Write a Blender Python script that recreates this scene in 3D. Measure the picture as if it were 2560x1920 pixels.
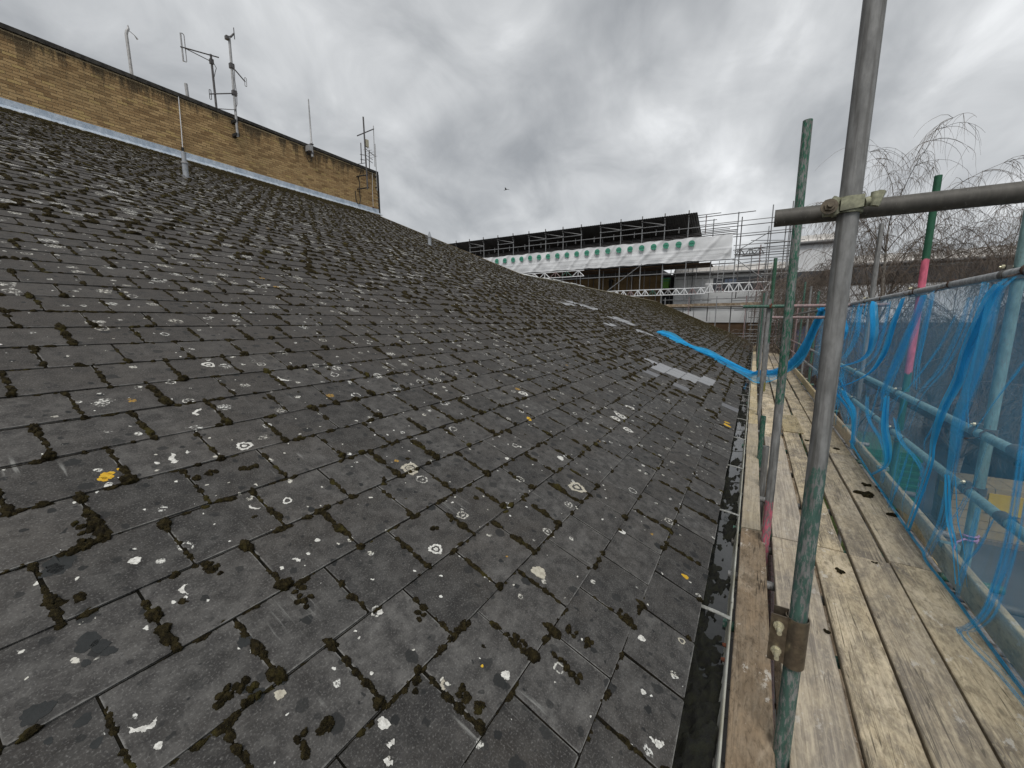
import bpy, math, random
import numpy as np
from mathutils import Vector, Matrix
random.seed(7); rng = np.random.default_rng(7)
R = math.radians
for _o in list(bpy.data.objects): bpy.data.objects.remove(_o)
scene = bpy.context.scene
col = scene.collection
# ------------------------------------------------------------------ camera, sky, sun, exposure
CAM = np.array([0.0, 0.0, 1.55]); PITCH = R(8.92); YAW = R(30.99)
cam_data = bpy.data.cameras.new('camera'); cam = bpy.data.objects.new('camera', cam_data); col.objects.link(cam)
cam_data.sensor_width = 36; cam_data.lens = 36 * 1000 / 2560; cam_data.clip_start = 0.02; cam_data.clip_end = 2000
cam.location = CAM; cam.rotation_euler = (R(90) - PITCH, 0, YAW)
scene.camera = cam

SUN_EL, SUN_AZ = R(55), R(158)          # azimuth clockwise from +Y
world = bpy.data.worlds.new('World'); scene.world = world; world.use_nodes = True
wn = world.node_tree; wn.nodes.clear()
def wnode(t, **k):
    n = wn.nodes.new(t)
    for a, b in k.items(): setattr(n, a, b)
    return n
wo = wnode('ShaderNodeOutputWorld'); wb = wnode('ShaderNodeBackground'); wb.inputs['Strength'].default_value = 0.096
sky = wnode('ShaderNodeTexSky', sky_type='NISHITA', sun_disc=False, sun_elevation=SUN_EL, sun_rotation=SUN_AZ)
tc = wnode('ShaderNodeTexCoord'); sep = wnode('ShaderNodeSeparateXYZ')
wn.links.new(tc.outputs['Generated'], sep.inputs[0])
def wmath(op, a, b=None, clamp=False):
    n = wnode('ShaderNodeMath', operation=op, use_clamp=clamp)
    for i, v in enumerate((a, b)):
        if v is None: continue
        if isinstance(v, (int, float)): n.inputs[i].default_value = v
        else: wn.links.new(v, n.inputs[i])
    return n.outputs[0]
zc = wmath('ADD', wmath('MAXIMUM', sep.outputs[2], 0.0), 0.55)
cp = wnode('ShaderNodeCombineXYZ'); wn.links.new(wmath('DIVIDE', sep.outputs[0], zc), cp.inputs[0]); wn.links.new(wmath('DIVIDE', sep.outputs[1], zc), cp.inputs[1])
mp = wnode('ShaderNodeMapping'); mp.inputs['Location'].default_value = (3.1, 1.7, 0.0); mp.inputs['Scale'].default_value = (1.0, 0.8, 1)
wn.links.new(cp.outputs[0], mp.inputs[0])
def wnoise(scale, detail, rough, dist, loc):
    m = wnode('ShaderNodeVectorMath', operation='ADD'); wn.links.new(mp.outputs[0], m.inputs[0]); m.inputs[1].default_value = loc
    n = wnode('ShaderNodeTexNoise'); n.inputs['Scale'].default_value = scale; n.inputs['Detail'].default_value = detail
    n.inputs['Roughness'].default_value = rough; n.inputs['Distortion'].default_value = dist
    wn.links.new(m.outputs[0], n.inputs['Vector']); return n.outputs['Fac']
cl = wmath('ADD', wmath('MULTIPLY', wnoise(1.9, 5, 0.5, 0.55, (0, 0, 0)), 0.66), wmath('MULTIPLY', wnoise(6.0, 7, 0.55, 0.5, (5, 2, 0)), 0.34))
wr = wnode('ShaderNodeValToRGB'); wn.links.new(cl, wr.inputs[0])
e = wr.color_ramp.elements
e[0].position = 0.37; e[0].color = (2.6, 2.72, 2.86, 1); e[1].position = 0.66; e[1].color = (7.1, 7.22, 7.32, 1)
e2 = wr.color_ramp.elements.new(0.46); e2.color = (3.6, 3.72, 3.84, 1)
e3 = wr.color_ramp.elements.new(0.55); e3.color = (4.8, 4.92, 5.02, 1)
mx = wnode('ShaderNodeMix', data_type='RGBA'); mx.inputs['Factor'].default_value = 0.96
wn.links.new(sky.outputs[0], mx.inputs['A']); wn.links.new(wr.outputs[0], mx.inputs['B'])
wn.links.new(mx.outputs['Result'], wb.inputs['Color']); wn.links.new(wb.outputs[0], wo.inputs[0])

sd = bpy.data.lights.new('sun', 'SUN'); sd.energy = 1.5; sd.angle = R(25); sd.color = (1.0, 0.97, 0.93)
sun = bpy.data.objects.new('sun', sd); col.objects.link(sun); sun.location = (0, 0, 40)
sv = Vector((math.sin(SUN_AZ) * math.cos(SUN_EL), math.cos(SUN_AZ) * math.cos(SUN_EL), math.sin(SUN_EL)))
sun.rotation_euler = sv.to_track_quat('Z', 'Y').to_euler()
world.cycles.sampling_method = 'MANUAL'; world.cycles.sample_map_resolution = 512
cy = scene.cycles; cy.max_bounces = 4; cy.diffuse_bounces = 2; cy.glossy_bounces = 2; cy.transmission_bounces = 2; cy.transparent_max_bounces = 10; cy.caustics_reflective = False; cy.caustics_refractive = False
vs = scene.view_settings; vs.view_transform = 'Standard'; vs.look = 'None'; vs.gamma = 1; vs.exposure = 0.5; vs.use_curve_mapping = False

# ------------------------------------------------------------------ material helpers
class NT:
    def __init__(s, name):
        s.m = bpy.data.materials.new(name); s.m.use_nodes = True; s.t = s.m.node_tree
        s.b = s.t.nodes['Principled BSDF']; s.out = s.t.nodes['Material Output']
    def n(s, t, **k):
        x = s.t.nodes.new(t)
        for a, b in k.items(): setattr(x, a, b)
        return x
    def l(s, a, b): s.t.links.new(a, b)
    def put(s, v, sock):
        if isinstance(v, bpy.types.NodeSocket): s.l(v, sock)
        else: sock.default_value = v
    def math(s, op, a, b=0.0, clamp=False):
        x = s.n('ShaderNodeMath', operation=op, use_clamp=clamp); s.put(a, x.inputs[0]); s.put(b, x.inputs[1]); return x.outputs[0]
    def mix(s, f, a, b, mode='MIX'):
        x = s.n('ShaderNodeMix', data_type='RGBA', blend_type=mode); s.put(f, x.inputs['Factor'])
        for v, k in ((a, 'A'), (b, 'B')):
            s.put(v if isinstance(v, bpy.types.NodeSocket) else (*v[:3], 1), x.inputs[k])
        return x.outputs['Result']
    def step(s, v, lo, hi):
        x = s.n('ShaderNodeMapRange', interpolation_type='SMOOTHSTEP'); s.put(v, x.inputs[0]); x.inputs[1].default_value = lo; x.inputs[2].default_value = hi
        return x.outputs[0]
    def noise(s, vec, scale, detail=4, rough=0.55, dist=0.0):
        x = s.n('ShaderNodeTexNoise'); x.inputs['Scale'].default_value = scale; x.inputs['Detail'].default_value = detail
        x.inputs['Roughness'].default_value = rough; x.inputs['Distortion'].default_value = dist
        if vec is not None: s.l(vec, x.inputs['Vector'])
        return x.outputs['Fac']
    def pos(s, scale=(1, 1, 1), rnd=0.0):
        g = s.n('ShaderNodeNewGeometry'); m = s.n('ShaderNodeMapping'); m.inputs['Scale'].default_value = scale
        src = g.outputs['Position']
        if rnd:
            oi = s.n('ShaderNodeObjectInfo'); a = s.n('ShaderNodeVectorMath', operation='ADD'); s.l(src, a.inputs[0])
            c = s.n('ShaderNodeCombineXYZ'); r = s.math('MULTIPLY', oi.outputs['Random'], rnd)
            for i in range(3): s.l(r, c.inputs[i])
            s.l(c.outputs[0], a.inputs[1]); src = a.outputs[0]
        s.l(src, m.inputs[0]); return m.outputs[0]
    def xyz(s):
        g = s.n('ShaderNodeNewGeometry'); x = s.n('ShaderNodeSeparateXYZ'); s.l(g.outputs['Position'], x.inputs[0]); return x.outputs
    def rand(s):
        oi = s.n('ShaderNodeObjectInfo'); at = s.n('ShaderNodeAttribute', attribute_name='rnd')
        return s.math('FRACT', s.math('ADD', oi.outputs['Random'], at.outputs['Fac']))
    def bump(s, h, strength=0.3, dist=0.01):
        b = s.n('ShaderNodeBump'); b.inputs['Strength'].default_value = strength; b.inputs['Distance'].default_value = dist
        s.l(h, b.inputs['Height']); s.l(b.outputs[0], s.b.inputs['Normal'])
    def done(s, color, rough=0.7, metal=0.0, spec=0.5):
        s.put(color if isinstance(color, bpy.types.NodeSocket) else (*color, 1), s.b.inputs['Base Color'])
        s.put(rough, s.b.inputs['Roughness']); s.b.inputs['Metallic'].default_value = metal
        s.b.inputs['Specular IOR Level'].default_value = spec
        return s.m

def proc(name, c1, c2, scale=8, rough=0.75, stretch=(1, 1, 1), bump=0.15, metal=0.0, spec=0.4, fine=60, dist=0.004, rnd=0.0):
    m = NT(name); p = m.pos(stretch, rnd)
    a = m.noise(p, scale, 6, 0.6); f = m.noise(p, fine, 3, 0.6)
    c = m.mix(m.step(a, 0.32, 0.68), c1, c2)
    c = m.mix(m.math('MULTIPLY', m.step(f, 0.35, 0.75), 0.35), c, tuple(v * 0.55 for v in c1))
    m.bump(f, bump, dist)
    return m.done(c, rough, metal, spec)

def tube_paint(name, stops, wear=0.5, base=(0.205, 0.205, 0.20), zn=0.1, amt=1.0):
    """galvanised tube with painted bands: stops = [(z_low, z_high, colour)], flaking where noise says so"""
    m = NT(name); p = m.pos((1, 1, 0.35), 3.0); z = m.xyz()[2]
    g = m.noise(p, 38, 6, 0.65); lng = m.noise(m.pos((60, 60, 2.5)), 1.0, 4, 0.6)
    c = m.mix(m.step(g, 0.3, 0.7), tuple(v * 0.72 for v in base), tuple(v * 1.25 for v in base))
    c = m.mix(m.math('MULTIPLY', m.step(lng, 0.44, 0.68), 0.7), c, (0.075, 0.070, 0.062))
    c = m.mix(m.math('MULTIPLY', m.step(m.noise(m.pos((90, 90, 4)), 1.0, 5, 0.7), 0.60, 0.72), 0.45), c, (0.40, 0.39, 0.37))
    zw = m.math('ADD', z, m.math('MULTIPLY', m.math('SUBTRACT', m.noise(m.pos((30, 30, 5)), 1.0, 4), 0.5), zn))
    fl = m.noise(m.pos((120, 120, 26)), 1.0, 7, 0.75)
    for lo, hi, cc in stops:
        k = m.math('MULTIPLY', m.step(zw, lo - 0.008, lo + 0.008), m.math('SUBTRACT', 1.0, m.step(zw, hi - 0.008, hi + 0.008)))
        k = m.math('MULTIPLY', k, m.math('MULTIPLY', m.step(fl, wear - 0.04, wear + 0.05), amt))
        c = m.mix(k, c, m.mix(m.step(g, 0.3, 0.7), tuple(v * 0.6 for v in cc), cc))
    m.bump(fl, 0.12, 0.002)
    return m.done(c, 0.6, 0.08, 0.35)

# ------------------------------------------------------------------ object helpers
def tag(o, label=None, cat=None, group=None, kind=None):
    for k, v in (('label', label), ('category', cat), ('group', group), ('kind', kind)):
        if v: o[k] = v
    return o
def set_parent(o, p):
    if p is not None:
        o.parent = p
        root = p; off = Vector(p.location)
        while root.parent: root = root.parent
        if p.get('_w'): off = Vector(p['_w'])
        o.matrix_parent_inverse = Matrix.Translation(-Vector(p['_w'])) if p.get('_w') else Matrix()
def module(k): return lambda p: (p[0] * k, p[1] * k, 1.55 + (p[2] - 1.55) * k)
def empty(name, loc, label, cat, group=None):
    if MB.xf: loc = MB.xf(loc)
    o = bpy.data.objects.new(name, None); col.objects.link(o); o.location = loc; o.empty_display_size = 0.2; o['_w'] = loc
    return tag(o, label, cat, group)
def link(name, me, mat, parent=None, smooth=False):
    if mat is not None and len(me.materials) == 0: me.materials.append(mat)
    if smooth and len(me.polygons): me.polygons.foreach_set('use_smooth', [True] * len(me.polygons))
    o = bpy.data.objects.new(name, me); col.objects.link(o); set_parent(o, parent); return o
class MB:
    xf = None          # unit of the part of the site being built (the far blocks are drawn in their own module)
    def __init__(s): s.v = []; s.f = []
    def add(s, v, f):
        b = len(s.v); s.v += [MB.xf(x) if MB.xf else tuple(x) for x in v]; s.f += [tuple(b + i for i in q) for q in f]; return s
    def box(s, a, b):
        x0, y0, z0 = a; x1, y1, z1 = b
        return s.add([(x0, y0, z0), (x1, y0, z0), (x1, y1, z0), (x0, y1, z0), (x0, y0, z1), (x1, y0, z1), (x1, y1, z1), (x0, y1, z1)],
                     [(0, 3, 2, 1), (4, 5, 6, 7), (0, 1, 5, 4), (1, 2, 6, 5), (2, 3, 7, 6), (3, 0, 4, 7)])
    def obox(s, c, ax, ay, az):
        c, ax, ay, az = map(Vector, (c, ax, ay, az)); v = []
        for k in (-1, 1):
            for i, j in ((-1, -1), (1, -1), (1, 1), (-1, 1)): v.append(c + ax * i + ay * j + az * k)
        return s.add(v, [(0, 3, 2, 1), (4, 5, 6, 7), (0, 1, 5, 4), (1, 2, 6, 5), (2, 3, 7, 6), (3, 0, 4, 7)])
    def path(s, pts, r, n=8, cap=True):
        pts = [Vector(p) for p in pts]; k = len(pts); rs = r if isinstance(r, (list, tuple)) else [r] * k
        v = []; f = []; prev = None
        for i, p in enumerate(pts):
            d = (pts[min(i + 1, k - 1)] - pts[max(i - 1, 0)]).normalized()
            if prev is None:
                u = d.orthogonal().normalized()
            else:
                u = prev - d * prev.dot(d)
                u = u.normalized() if u.length > 1e-6 else d.orthogonal().normalized()
            prev = u; w = d.cross(u)
            for j in range(n):
                a = 2 * math.pi * j / n; v.append(p + (u * math.cos(a) + w * math.sin(a)) * rs[i])
        for i in range(k - 1):
            for j in range(n):
                q = (j + 1) % n; f.append((i * n + j, i * n + q, (i + 1) * n + q, (i + 1) * n + j))
        if cap:
            f.append(tuple(range(n - 1, -1, -1))); f.append(tuple((k - 1) * n + j for j in range(n)))
        return s.add(v, f)
    def tube(s, a, b, r, n=8): return s.path([a, b], r, n)
    def hollow(s, a, b, r, t=0.004, n=16):
        """open-ended scaffold tube with wall thickness"""
        a, b = Vector(a), Vector(b); d = (b - a).normalized(); u = d.orthogonal().normalized(); w = d.cross(u)
        v = []
        for p, rr in ((a, r), (b, r), (b, r - t), (a, r - t)):
            for j in range(n):
                g = 2 * math.pi * j / n; v.append(p + (u * math.cos(g) + w * math.sin(g)) * rr)
        f = []
        for i in range(4):
            for j in range(n):
                q = (j + 1) % n; k = (i + 1) % 4; f.append((i * n + j, i * n + q, k * n + q, k * n + j))
        return s.add(v, f)
    def build(s, name, mat, parent=None, smooth=False):
        me = bpy.data.meshes.new(name); me.from_pydata(s.v, [], s.f); me.update()
        if smooth:
            o = link(name, me, mat, parent, True)
            try: me.set_sharp_from_angle(angle=R(40))
            except Exception: pass
            return o
        return link(name, me, mat, parent, smooth)
def np_mesh(name, verts, faces, mat, parent=None, smooth=False, rnd=None):
    verts = np.asarray(verts, np.float32); faces = np.asarray(faces, np.int32); k = faces.shape[1]
    me = bpy.data.meshes.new(name); me.vertices.add(len(verts)); me.vertices.foreach_set('co', verts.ravel())
    me.loops.add(faces.size); me.loops.foreach_set('vertex_index', faces.ravel())
    me.polygons.add(len(faces)); me.polygons.foreach_set('loop_start', np.arange(0, faces.size, k, dtype=np.int32))
    me.polygons.foreach_set('loop_total', np.full(len(faces), k, np.int32))
    me.update(calc_edges=True); me.validate()
    if rnd is not None:
        at = me.attributes.new('rnd', 'FLOAT', 'FACE'); at.data.foreach_set('value', np.asarray(rnd, np.float32))
    me.polygons.foreach_set('use_smooth', [bool(smooth)] * len(me.polygons))
    return link(name, me, mat, parent, smooth)
CUBE_F = np.array([(0, 3, 2, 1), (4, 5, 6, 7), (0, 1, 5, 4), (1, 2, 6, 5), (2, 3, 7, 6), (3, 0, 4, 7)])
CUBE_V = np.array([(-1, -1, -1), (1, -1, -1), (1, 1, -1), (-1, 1, -1), (-1, -1, 1), (1, -1, 1), (1, 1, 1), (-1, 1, 1)], float)
# camera basis, used only to rank which pieces show largest
_fh = np.array([-math.sin(YAW), math.cos(YAW), 0]); _R = np.array([math.cos(YAW), math.sin(YAW), 0])
_F = _fh * math.cos(PITCH) + np.array([0, 0, -math.sin(PITCH)]); _U = _fh * math.sin(PITCH) + np.array([0, 0, math.cos(PITCH)])
def shown(P, nrm):
    d = np.asarray(P) - CAM; z = d @ _F; u = (d @ _R) / np.maximum(z, 1e-3); v = (d @ _U) / np.maximum(z, 1e-3)
    ok = (z > 0.1) & (abs(u) < 1.33) & (abs(v) < 1.02); dist = np.linalg.norm(d, axis=1)
    return np.where(ok, abs(d @ np.asarray(nrm)) / dist ** 3, 0)

# ------------------------------------------------------------------ roof frame
TH = R(22); UP = np.array([-math.cos(TH), 0, math.sin(TH)]); NRM = np.array([math.sin(TH), 0, math.cos(TH)])
E0 = np.array([-0.1275, 0, 0.05]); YA = np.array([0, 1.0, 0]); GA = 0.278; SW = 0.327
S_TOP, S_RIDGE, Y_HIP, Y_END = 19.12, 9.1, 15.15, 42.5
def yend(s): return 34.2 + 8.3 * s / 9.1
def RP(y, s, h=0.0): return E0 + YA * y + UP * s + NRM * h
def course_s(k): return -0.0 if k == 0 else 0.272 + GA * (k - 1)
def smax(y):
    return S_TOP if y < Y_HIP else S_RIDGE
def surf(s):
    k = 0 if s < 0.272 else 1 + int((s - 0.272) / GA); t = (s - course_s(k)) / GA
    return 0.012 - 0.0075 * t

# ------------------------------------------------------------------ materials
def slate_material():
    m = NT('fibre_cement_slate'); x, y, z = m.xyz()
    s = m.math('ADD', m.math('MULTIPLY', x, -math.cos(TH)), m.math('MULTIPLY', z, math.sin(TH)))
    cb = m.n('ShaderNodeCombineXYZ'); m.l(y, cb.inputs[0]); m.l(s, cb.inputs[1]); P = cb.outputs[0]
    wz = m.n('ShaderNodeTexNoise'); wz.inputs['Scale'].default_value = 38; wz.inputs['Detail'].default_value = 3; m.l(P, wz.inputs['Vector'])
    wv = m.n('ShaderNodeVectorMath', operation='MULTIPLY_ADD'); m.l(wz.outputs['Color'], wv.inputs[0]); wv.inputs[1].default_value = (0.034, 0.034, 0); m.l(P, wv.inputs[2])
    PW = wv.outputs[0]
    rnd = m.rand()
    def vor(scale, off):
        a = m.n('ShaderNodeVectorMath', operation='ADD'); m.l(PW, a.inputs[0]); a.inputs[1].default_value = (off, off * 0.7, 0)
        v = m.n('ShaderNodeTexVoronoi', voronoi_dimensions='2D'); v.inputs['Scale'].default_value = scale; v.inputs['Randomness'].default_value = 1.0
        m.l(a.outputs[0], v.inputs['Vector']); c = m.n('ShaderNodeSeparateColor'); m.l(v.outputs['Color'], c.inputs[0])
        return m.math('DIVIDE', v.outputs['Distance'], scale), c.outputs
    big = m.noise(P, 1.3, 5, 0.6); mid = m.noise(P, 14, 6, 0.65); fine = m.noise(P, 150, 3, 0.7)
    c = m.mix(m.step(mid, 0.3, 0.72), (0.034, 0.0325, 0.031), (0.100, 0.0965, 0.091))
    tone = m.math('ADD', 0.62, m.math('MULTIPLY', rnd, 0.58))
    tn = m.n('ShaderNodeCombineColor')
    for i in range(3): m.l(tone, tn.inputs[i])
    c = m.mix(1.0, c, tn.outputs[0], 'MULTIPLY')
    c = m.mix(m.math('MULTIPLY', m.step(big, 0.40, 0.66), 0.45), c, (0.050, 0.043, 0.036))
    c = m.mix(m.math('MULTIPLY', m.step(m.noise(P, 6.5, 6, 0.75), 0.48, 0.64), 0.6), c, (0.026, 0.025, 0.024))
    c = m.mix(m.math('MULTIPLY', m.math('MULTIPLY', m.step(s, 1.6, 4.5), 0.6), m.step(mid, 0.2, 0.6)), c, (0.043, 0.036, 0.030))
    c = m.mix(m.math('MULTIPLY', m.step(fine, 0.50, 0.76), 0.6), c, (0.22, 0.215, 0.205))
    c = m.mix(m.math('MULTIPLY', m.step(m.noise(P, 80, 4, 0.65), 0.54, 0.70), 0.6), c, (0.025, 0.025, 0.026))
    # brown algae towards the far gable and under the wall
    alg = m.math('MULTIPLY', m.step(y, 20.0, 38.0), m.step(m.noise(P, 2.0, 5, 0.65), 0.25, 0.6))
    alg2 = m.math('MULTIPLY', m.step(s, 16.6, 18.9), m.step(m.noise(P, 1.1, 4), 0.42, 0.6))
    c = m.mix(m.math('MULTIPLY', m.math('MAXIMUM', alg, alg2), 0.7), c, (0.05, 0.043, 0.02))
    # dark round algae spots
    d, k = vor(6.5, 0.0); r = m.math('MULTIPLY', m.step(k[0], 0.22, 1.0), 0.029)
    dk = m.step(m.math('SUBTRACT', r, d), 0.0, 0.003); c = m.mix(m.math('MULTIPLY', dk, m.math('ADD', 0.35, m.math('MULTIPLY', k[1], 0.6))), c, (0.018, 0.019, 0.019))
    d, k = vor(15, 4.0); r = m.math('MULTIPLY', m.step(k[0], 0.3, 1.0), 0.015)
    dk = m.step(m.math('SUBTRACT', r, d), 0.0, 0.003); c = m.mix(m.math('MULTIPLY', dk, m.math('MULTIPLY', k[1], 0.95)), c, (0.016, 0.017, 0.017))
    # pale run marks down the slope
    st = m.n('ShaderNodeMapping'); st.inputs['Scale'].default_value = (42, 2.4, 1); m.l(P, st.inputs[0])
    run = m.math('MULTIPLY', m.step(m.noise(st.outputs[0], 1.0, 5, 0.62), 0.56, 0.72), m.step(m.noise(P, 2.2, 3), 0.56, 0.68))
    c = m.mix(m.math('MULTIPLY', run, 0.5), c, (0.36, 0.36, 0.34))
    # white crustose lichens: rings, then blotches
    brk = m.step(m.noise(P, 70, 5, 0.75), 0.44, 0.54)
    d, k = vor(3.1, 9.0); R0 = m.math('ADD', 0.008, m.math('MULTIPLY', k[1], 0.024))
    ring = m.math('SUBTRACT', 1.0, m.step(m.math('ABSOLUTE', m.math('SUBTRACT', d, R0)), 0.002, 0.006))
    core = m.math('MULTIPLY', m.math('SUBTRACT', 1.0, m.step(d, 0.004, 0.012)), m.step(k[2], 0.5, 0.55))
    li = m.math('MULTIPLY', m.math('MULTIPLY', m.math('MAXIMUM', ring, core), brk), m.step(k[0], 0.55, 0.58))
    d2, k2 = vor(5.3, 21.0); r2 = m.math('MULTIPLY', m.step(k2[0], 0.55, 1.0), 0.017)
    bl = m.math('MULTIPLY', m.step(m.math('SUBTRACT', r2, d2), 0.0, 0.003), brk)
    d3, k3 = vor(13, 33.0); r3 = m.math('MULTIPLY', m.step(k3[0], 0.8, 1.0), 0.007)
    sp = m.step(m.math('SUBTRACT', r3, d3), 0.0, 0.002)
    # far slope: broad pale scabs that the distance fuses into flecks
    d4, k4 = vor(4.3, 47.0); r4 = m.math('MULTIPLY', m.math('MULTIPLY', m.step(k4[0], 0.42, 1.0), m.math('ADD', 0.05, m.math('MULTIPLY', m.step(s, 3.5, 9.0), 0.065))), m.step(s, 1.4, 3.2))
    sc = m.math('MULTIPLY', m.step(m.math('SUBTRACT', r4, d4), 0.0, 0.012), m.math('MULTIPLY', m.step(m.noise(P, 60, 4, 0.7), 0.46, 0.58), m.step(m.noise(P, 19, 5, 0.75, 0.6), 0.42, 0.52)))
    lm = m.math('MAXIMUM', m.math('MAXIMUM', li, bl), m.math('MAXIMUM', sp, sc))
    lm = m.math('MULTIPLY', lm, m.math('SUBTRACT', 1.0, m.math('MULTIPLY', m.step(y, 20.0, 36.0), 0.6)))
    c = m.mix(m.math('MULTIPLY', lm, 0.9), c, m.mix(k[2], (0.72, 0.72, 0.68), (0.58, 0.56, 0.49)))
    # a little yellow lichen
    d5, k5 = vor(1.1, 60.0); yl = m.math('MULTIPLY', m.step(m.math('SUBTRACT', m.math('MULTIPLY', m.step(k5[0], 0.6, 1.0), 0.035), d5), 0.0, 0.006), brk)
    c = m.mix(m.math('MULTIPLY', yl, 0.8), c, (0.42, 0.24, 0.03))
    h = m.math('ADD', m.math('MULTIPLY', fine, 0.5), m.math('MULTIPLY', lm, 0.6))
    # pale rim on the nearest slates: lichen wear plus bright edge halo painted in
    tcn = m.n('ShaderNodeTexCoord'); sg = m.n('ShaderNodeSeparateXYZ'); m.l(tcn.outputs['Generated'], sg.inputs[0]); oa = m.n('ShaderNodeAttribute', attribute_name='rim', attribute_type='OBJECT')
    ex = m.math('MULTIPLY', m.math('MINIMUM', sg.outputs[0], m.math('SUBTRACT', 1.0, sg.outputs[0])), 0.32); ey = m.math('MULTIPLY', sg.outputs[1], 0.317)
    ed = m.math('MINIMUM', ex, ey); rimw = m.math('SUBTRACT', 1.0, m.step(m.math('ADD', ed, m.math('MULTIPLY', m.noise(P, 45, 5, 0.7), 0.016)), 0.006, 0.014))
    c = m.mix(m.math('MULTIPLY', m.math('MULTIPLY', rimw, oa.outputs['Fac']), m.math('MULTIPLY', m.step(m.noise(P, 4, 3), 0.36, 0.62), 0.6)), c, (0.30, 0.295, 0.28))
    m.bump(h, 0.35, 0.003)
    return m.done(c, 0.78, 0.0, 0.25)
M = {}
M['slate'] = slate_material()
M['new_slate'] = proc('new_grey_slate', (0.23, 0.235, 0.245), (0.31, 0.315, 0.325), 6, 0.55, (1, 9, 1), 0.1)
M['new_slate2'] = proc('younger_grey_slate', (0.12, 0.122, 0.13), (0.17, 0.172, 0.18), 6, 0.6, (1, 9, 1), 0.1)
def moss_material():
    m = NT('moss'); p = m.pos(); a = m.noise(p, 9, 4); f = m.noise(p, 240, 3, 0.7); b = m.noise(p, 55, 4, 0.6)
    c = m.mix(m.step(b, 0.35, 0.7), (0.012, 0.0095, 0.005), (0.046, 0.036, 0.015))
    c = m.mix(m.math('MULTIPLY', m.step(a, 0.56, 0.70), 0.6), c, (0.075, 0.064, 0.016))
    c = m.mix(m.math('MULTIPLY', m.step(f, 0.54, 0.74), 0.5), c, (0.10, 0.088, 0.035))
    m.bump(m.math('ADD', f, m.math('MULTIPLY', b, 0.8)), 1.0, 0.01)
    return m.done(c, 0.95, 0, 0.1)
M['moss'] = moss_material()
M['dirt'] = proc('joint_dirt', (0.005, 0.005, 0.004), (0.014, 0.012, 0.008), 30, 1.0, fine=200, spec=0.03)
M['lichen'] = proc('white_lichen', (0.74, 0.73, 0.68), (0.40, 0.39, 0.36), 90, 0.9, (1, 1, 1), 0.3, fine=260)
M['cream_lichen'] = proc('cream_lichen', (0.50, 0.47, 0.38), (0.34, 0.31, 0.25), 60, 0.9, (1, 1, 1), 0.3, fine=260)
M['yellow_lichen'] = proc('yellow_lichen', (0.62, 0.40, 0.03), (0.50, 0.27, 0.02), 60, 0.9, (1, 1, 1), 0.3, fine=260)
M['dark_algae'] = proc('dark_algae', (0.017, 0.019, 0.019), (0.024, 0.026, 0.026), 40, 0.8, fine=200)
def brick_material():
    m = NT('yellow_stock_brick'); p = m.pos(); r = m.rand(); z = m.xyz()[2]
    n = m.noise(p, 22, 5, 0.6); big = m.noise(p, 1.2, 4)
    c = m.mix(m.step(r, 0.0, 1.0), (0.36, 0.235, 0.115), (0.52, 0.36, 0.18))
    c = m.mix(m.step(m.math('FRACT', m.math('MULTIPLY', r, 7.3)), 0.78, 0.9), c, (0.26, 0.165, 0.08))
    c = m.mix(m.step(m.math('FRACT', m.math('MULTIPLY', r, 13.7)), 0.9, 0.95), c, (0.50, 0.36, 0.16))
    c = m.mix(m.math('MULTIPLY', m.step(n, 0.35, 0.75), 0.4), c, (0.25, 0.155, 0.07))
    c = m.mix(m.math('MULTIPLY', m.step(big, 0.4, 0.7), 0.3), c, (0.26, 0.19, 0.10))
    soot = m.math('MULTIPLY', m.step(z, 8.19, 9.23), m.step(m.math('ADD', m.noise(m.pos((.6, 1.9, 0.3)), 1.7, 6, 0.75), m.math('MULTIPLY', m.step(z, 8.77, 9.33), 0.12)), 0.49, 0.62))
    c = m.mix(m.math('MULTIPLY', soot, 0.82), c, (0.035, 0.031, 0.024))
    m.bump(n, 0.4, 0.004); return m.done(c, 0.9, 0, 0.2)
M['brick'] = brick_material()
M['mortar'] = proc('mortar', (0.62, 0.50, 0.31), (0.50, 0.40, 0.25), 5, 0.95, (1, 1, 1), 0.3)
M['coping'] = proc('dark_coping', (0.022, 0.020, 0.018), (0.07, 0.065, 0.055), 7, 0.9, (1, 1, 1), 0.4, fine=40)
M['lead'] = proc('lead_flashing', (0.34, 0.41, 0.49), (0.56, 0.62, 0.69), 4, 0.5, (1, 1.6, 1), 0.15, 0.15, fine=22)
M['lead_edge'] = proc('pale_lead_edge', (0.58, 0.59, 0.58), (0.72, 0.72, 0.70), 6, 0.6)
M['ridge'] = proc('ridge_capping', (0.10, 0.085, 0.055), (0.19, 0.17, 0.12), 4, 0.85)
M['verge'] = proc('verge_strip', (0.11, 0.085, 0.05), (0.18, 0.14, 0.085), 4, 0.85)
M['galv'] = proc('galvanised_steel', (0.20, 0.205, 0.21), (0.31, 0.315, 0.32), 14, 0.5, (1, 1, 1), 0.1, 0.3)
M['dark_metal'] = proc('dark_antenna_metal', (0.07, 0.065, 0.065), (0.14, 0.135, 0.135), 14, 0.6, (1, 1, 1), 0.1, 0.3)
M['pale_metal'] = proc('pale_antenna_metal', (0.30, 0.30, 0.30), (0.42, 0.42, 0.42), 14, 0.5, (1, 1, 1), 0.1, 0.3)
M['white_pipe'] = proc('white_plastic_pipe', (0.66, 0.67, 0.68), (0.76, 0.77, 0.78), 10, 0.5)
M['grey_pipe'] = proc('grey_vent_pipe', (0.26, 0.28, 0.30), (0.38, 0.40, 0.42), 10, 0.6)
M['black'] = proc('black_rubber', (0.012, 0.012, 0.012), (0.03, 0.03, 0.03), 20, 0.7)
M['cream_box'] = proc('cream_plastic', (0.50, 0.47, 0.35), (0.42, 0.39, 0.29), 12, 0.6)
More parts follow.
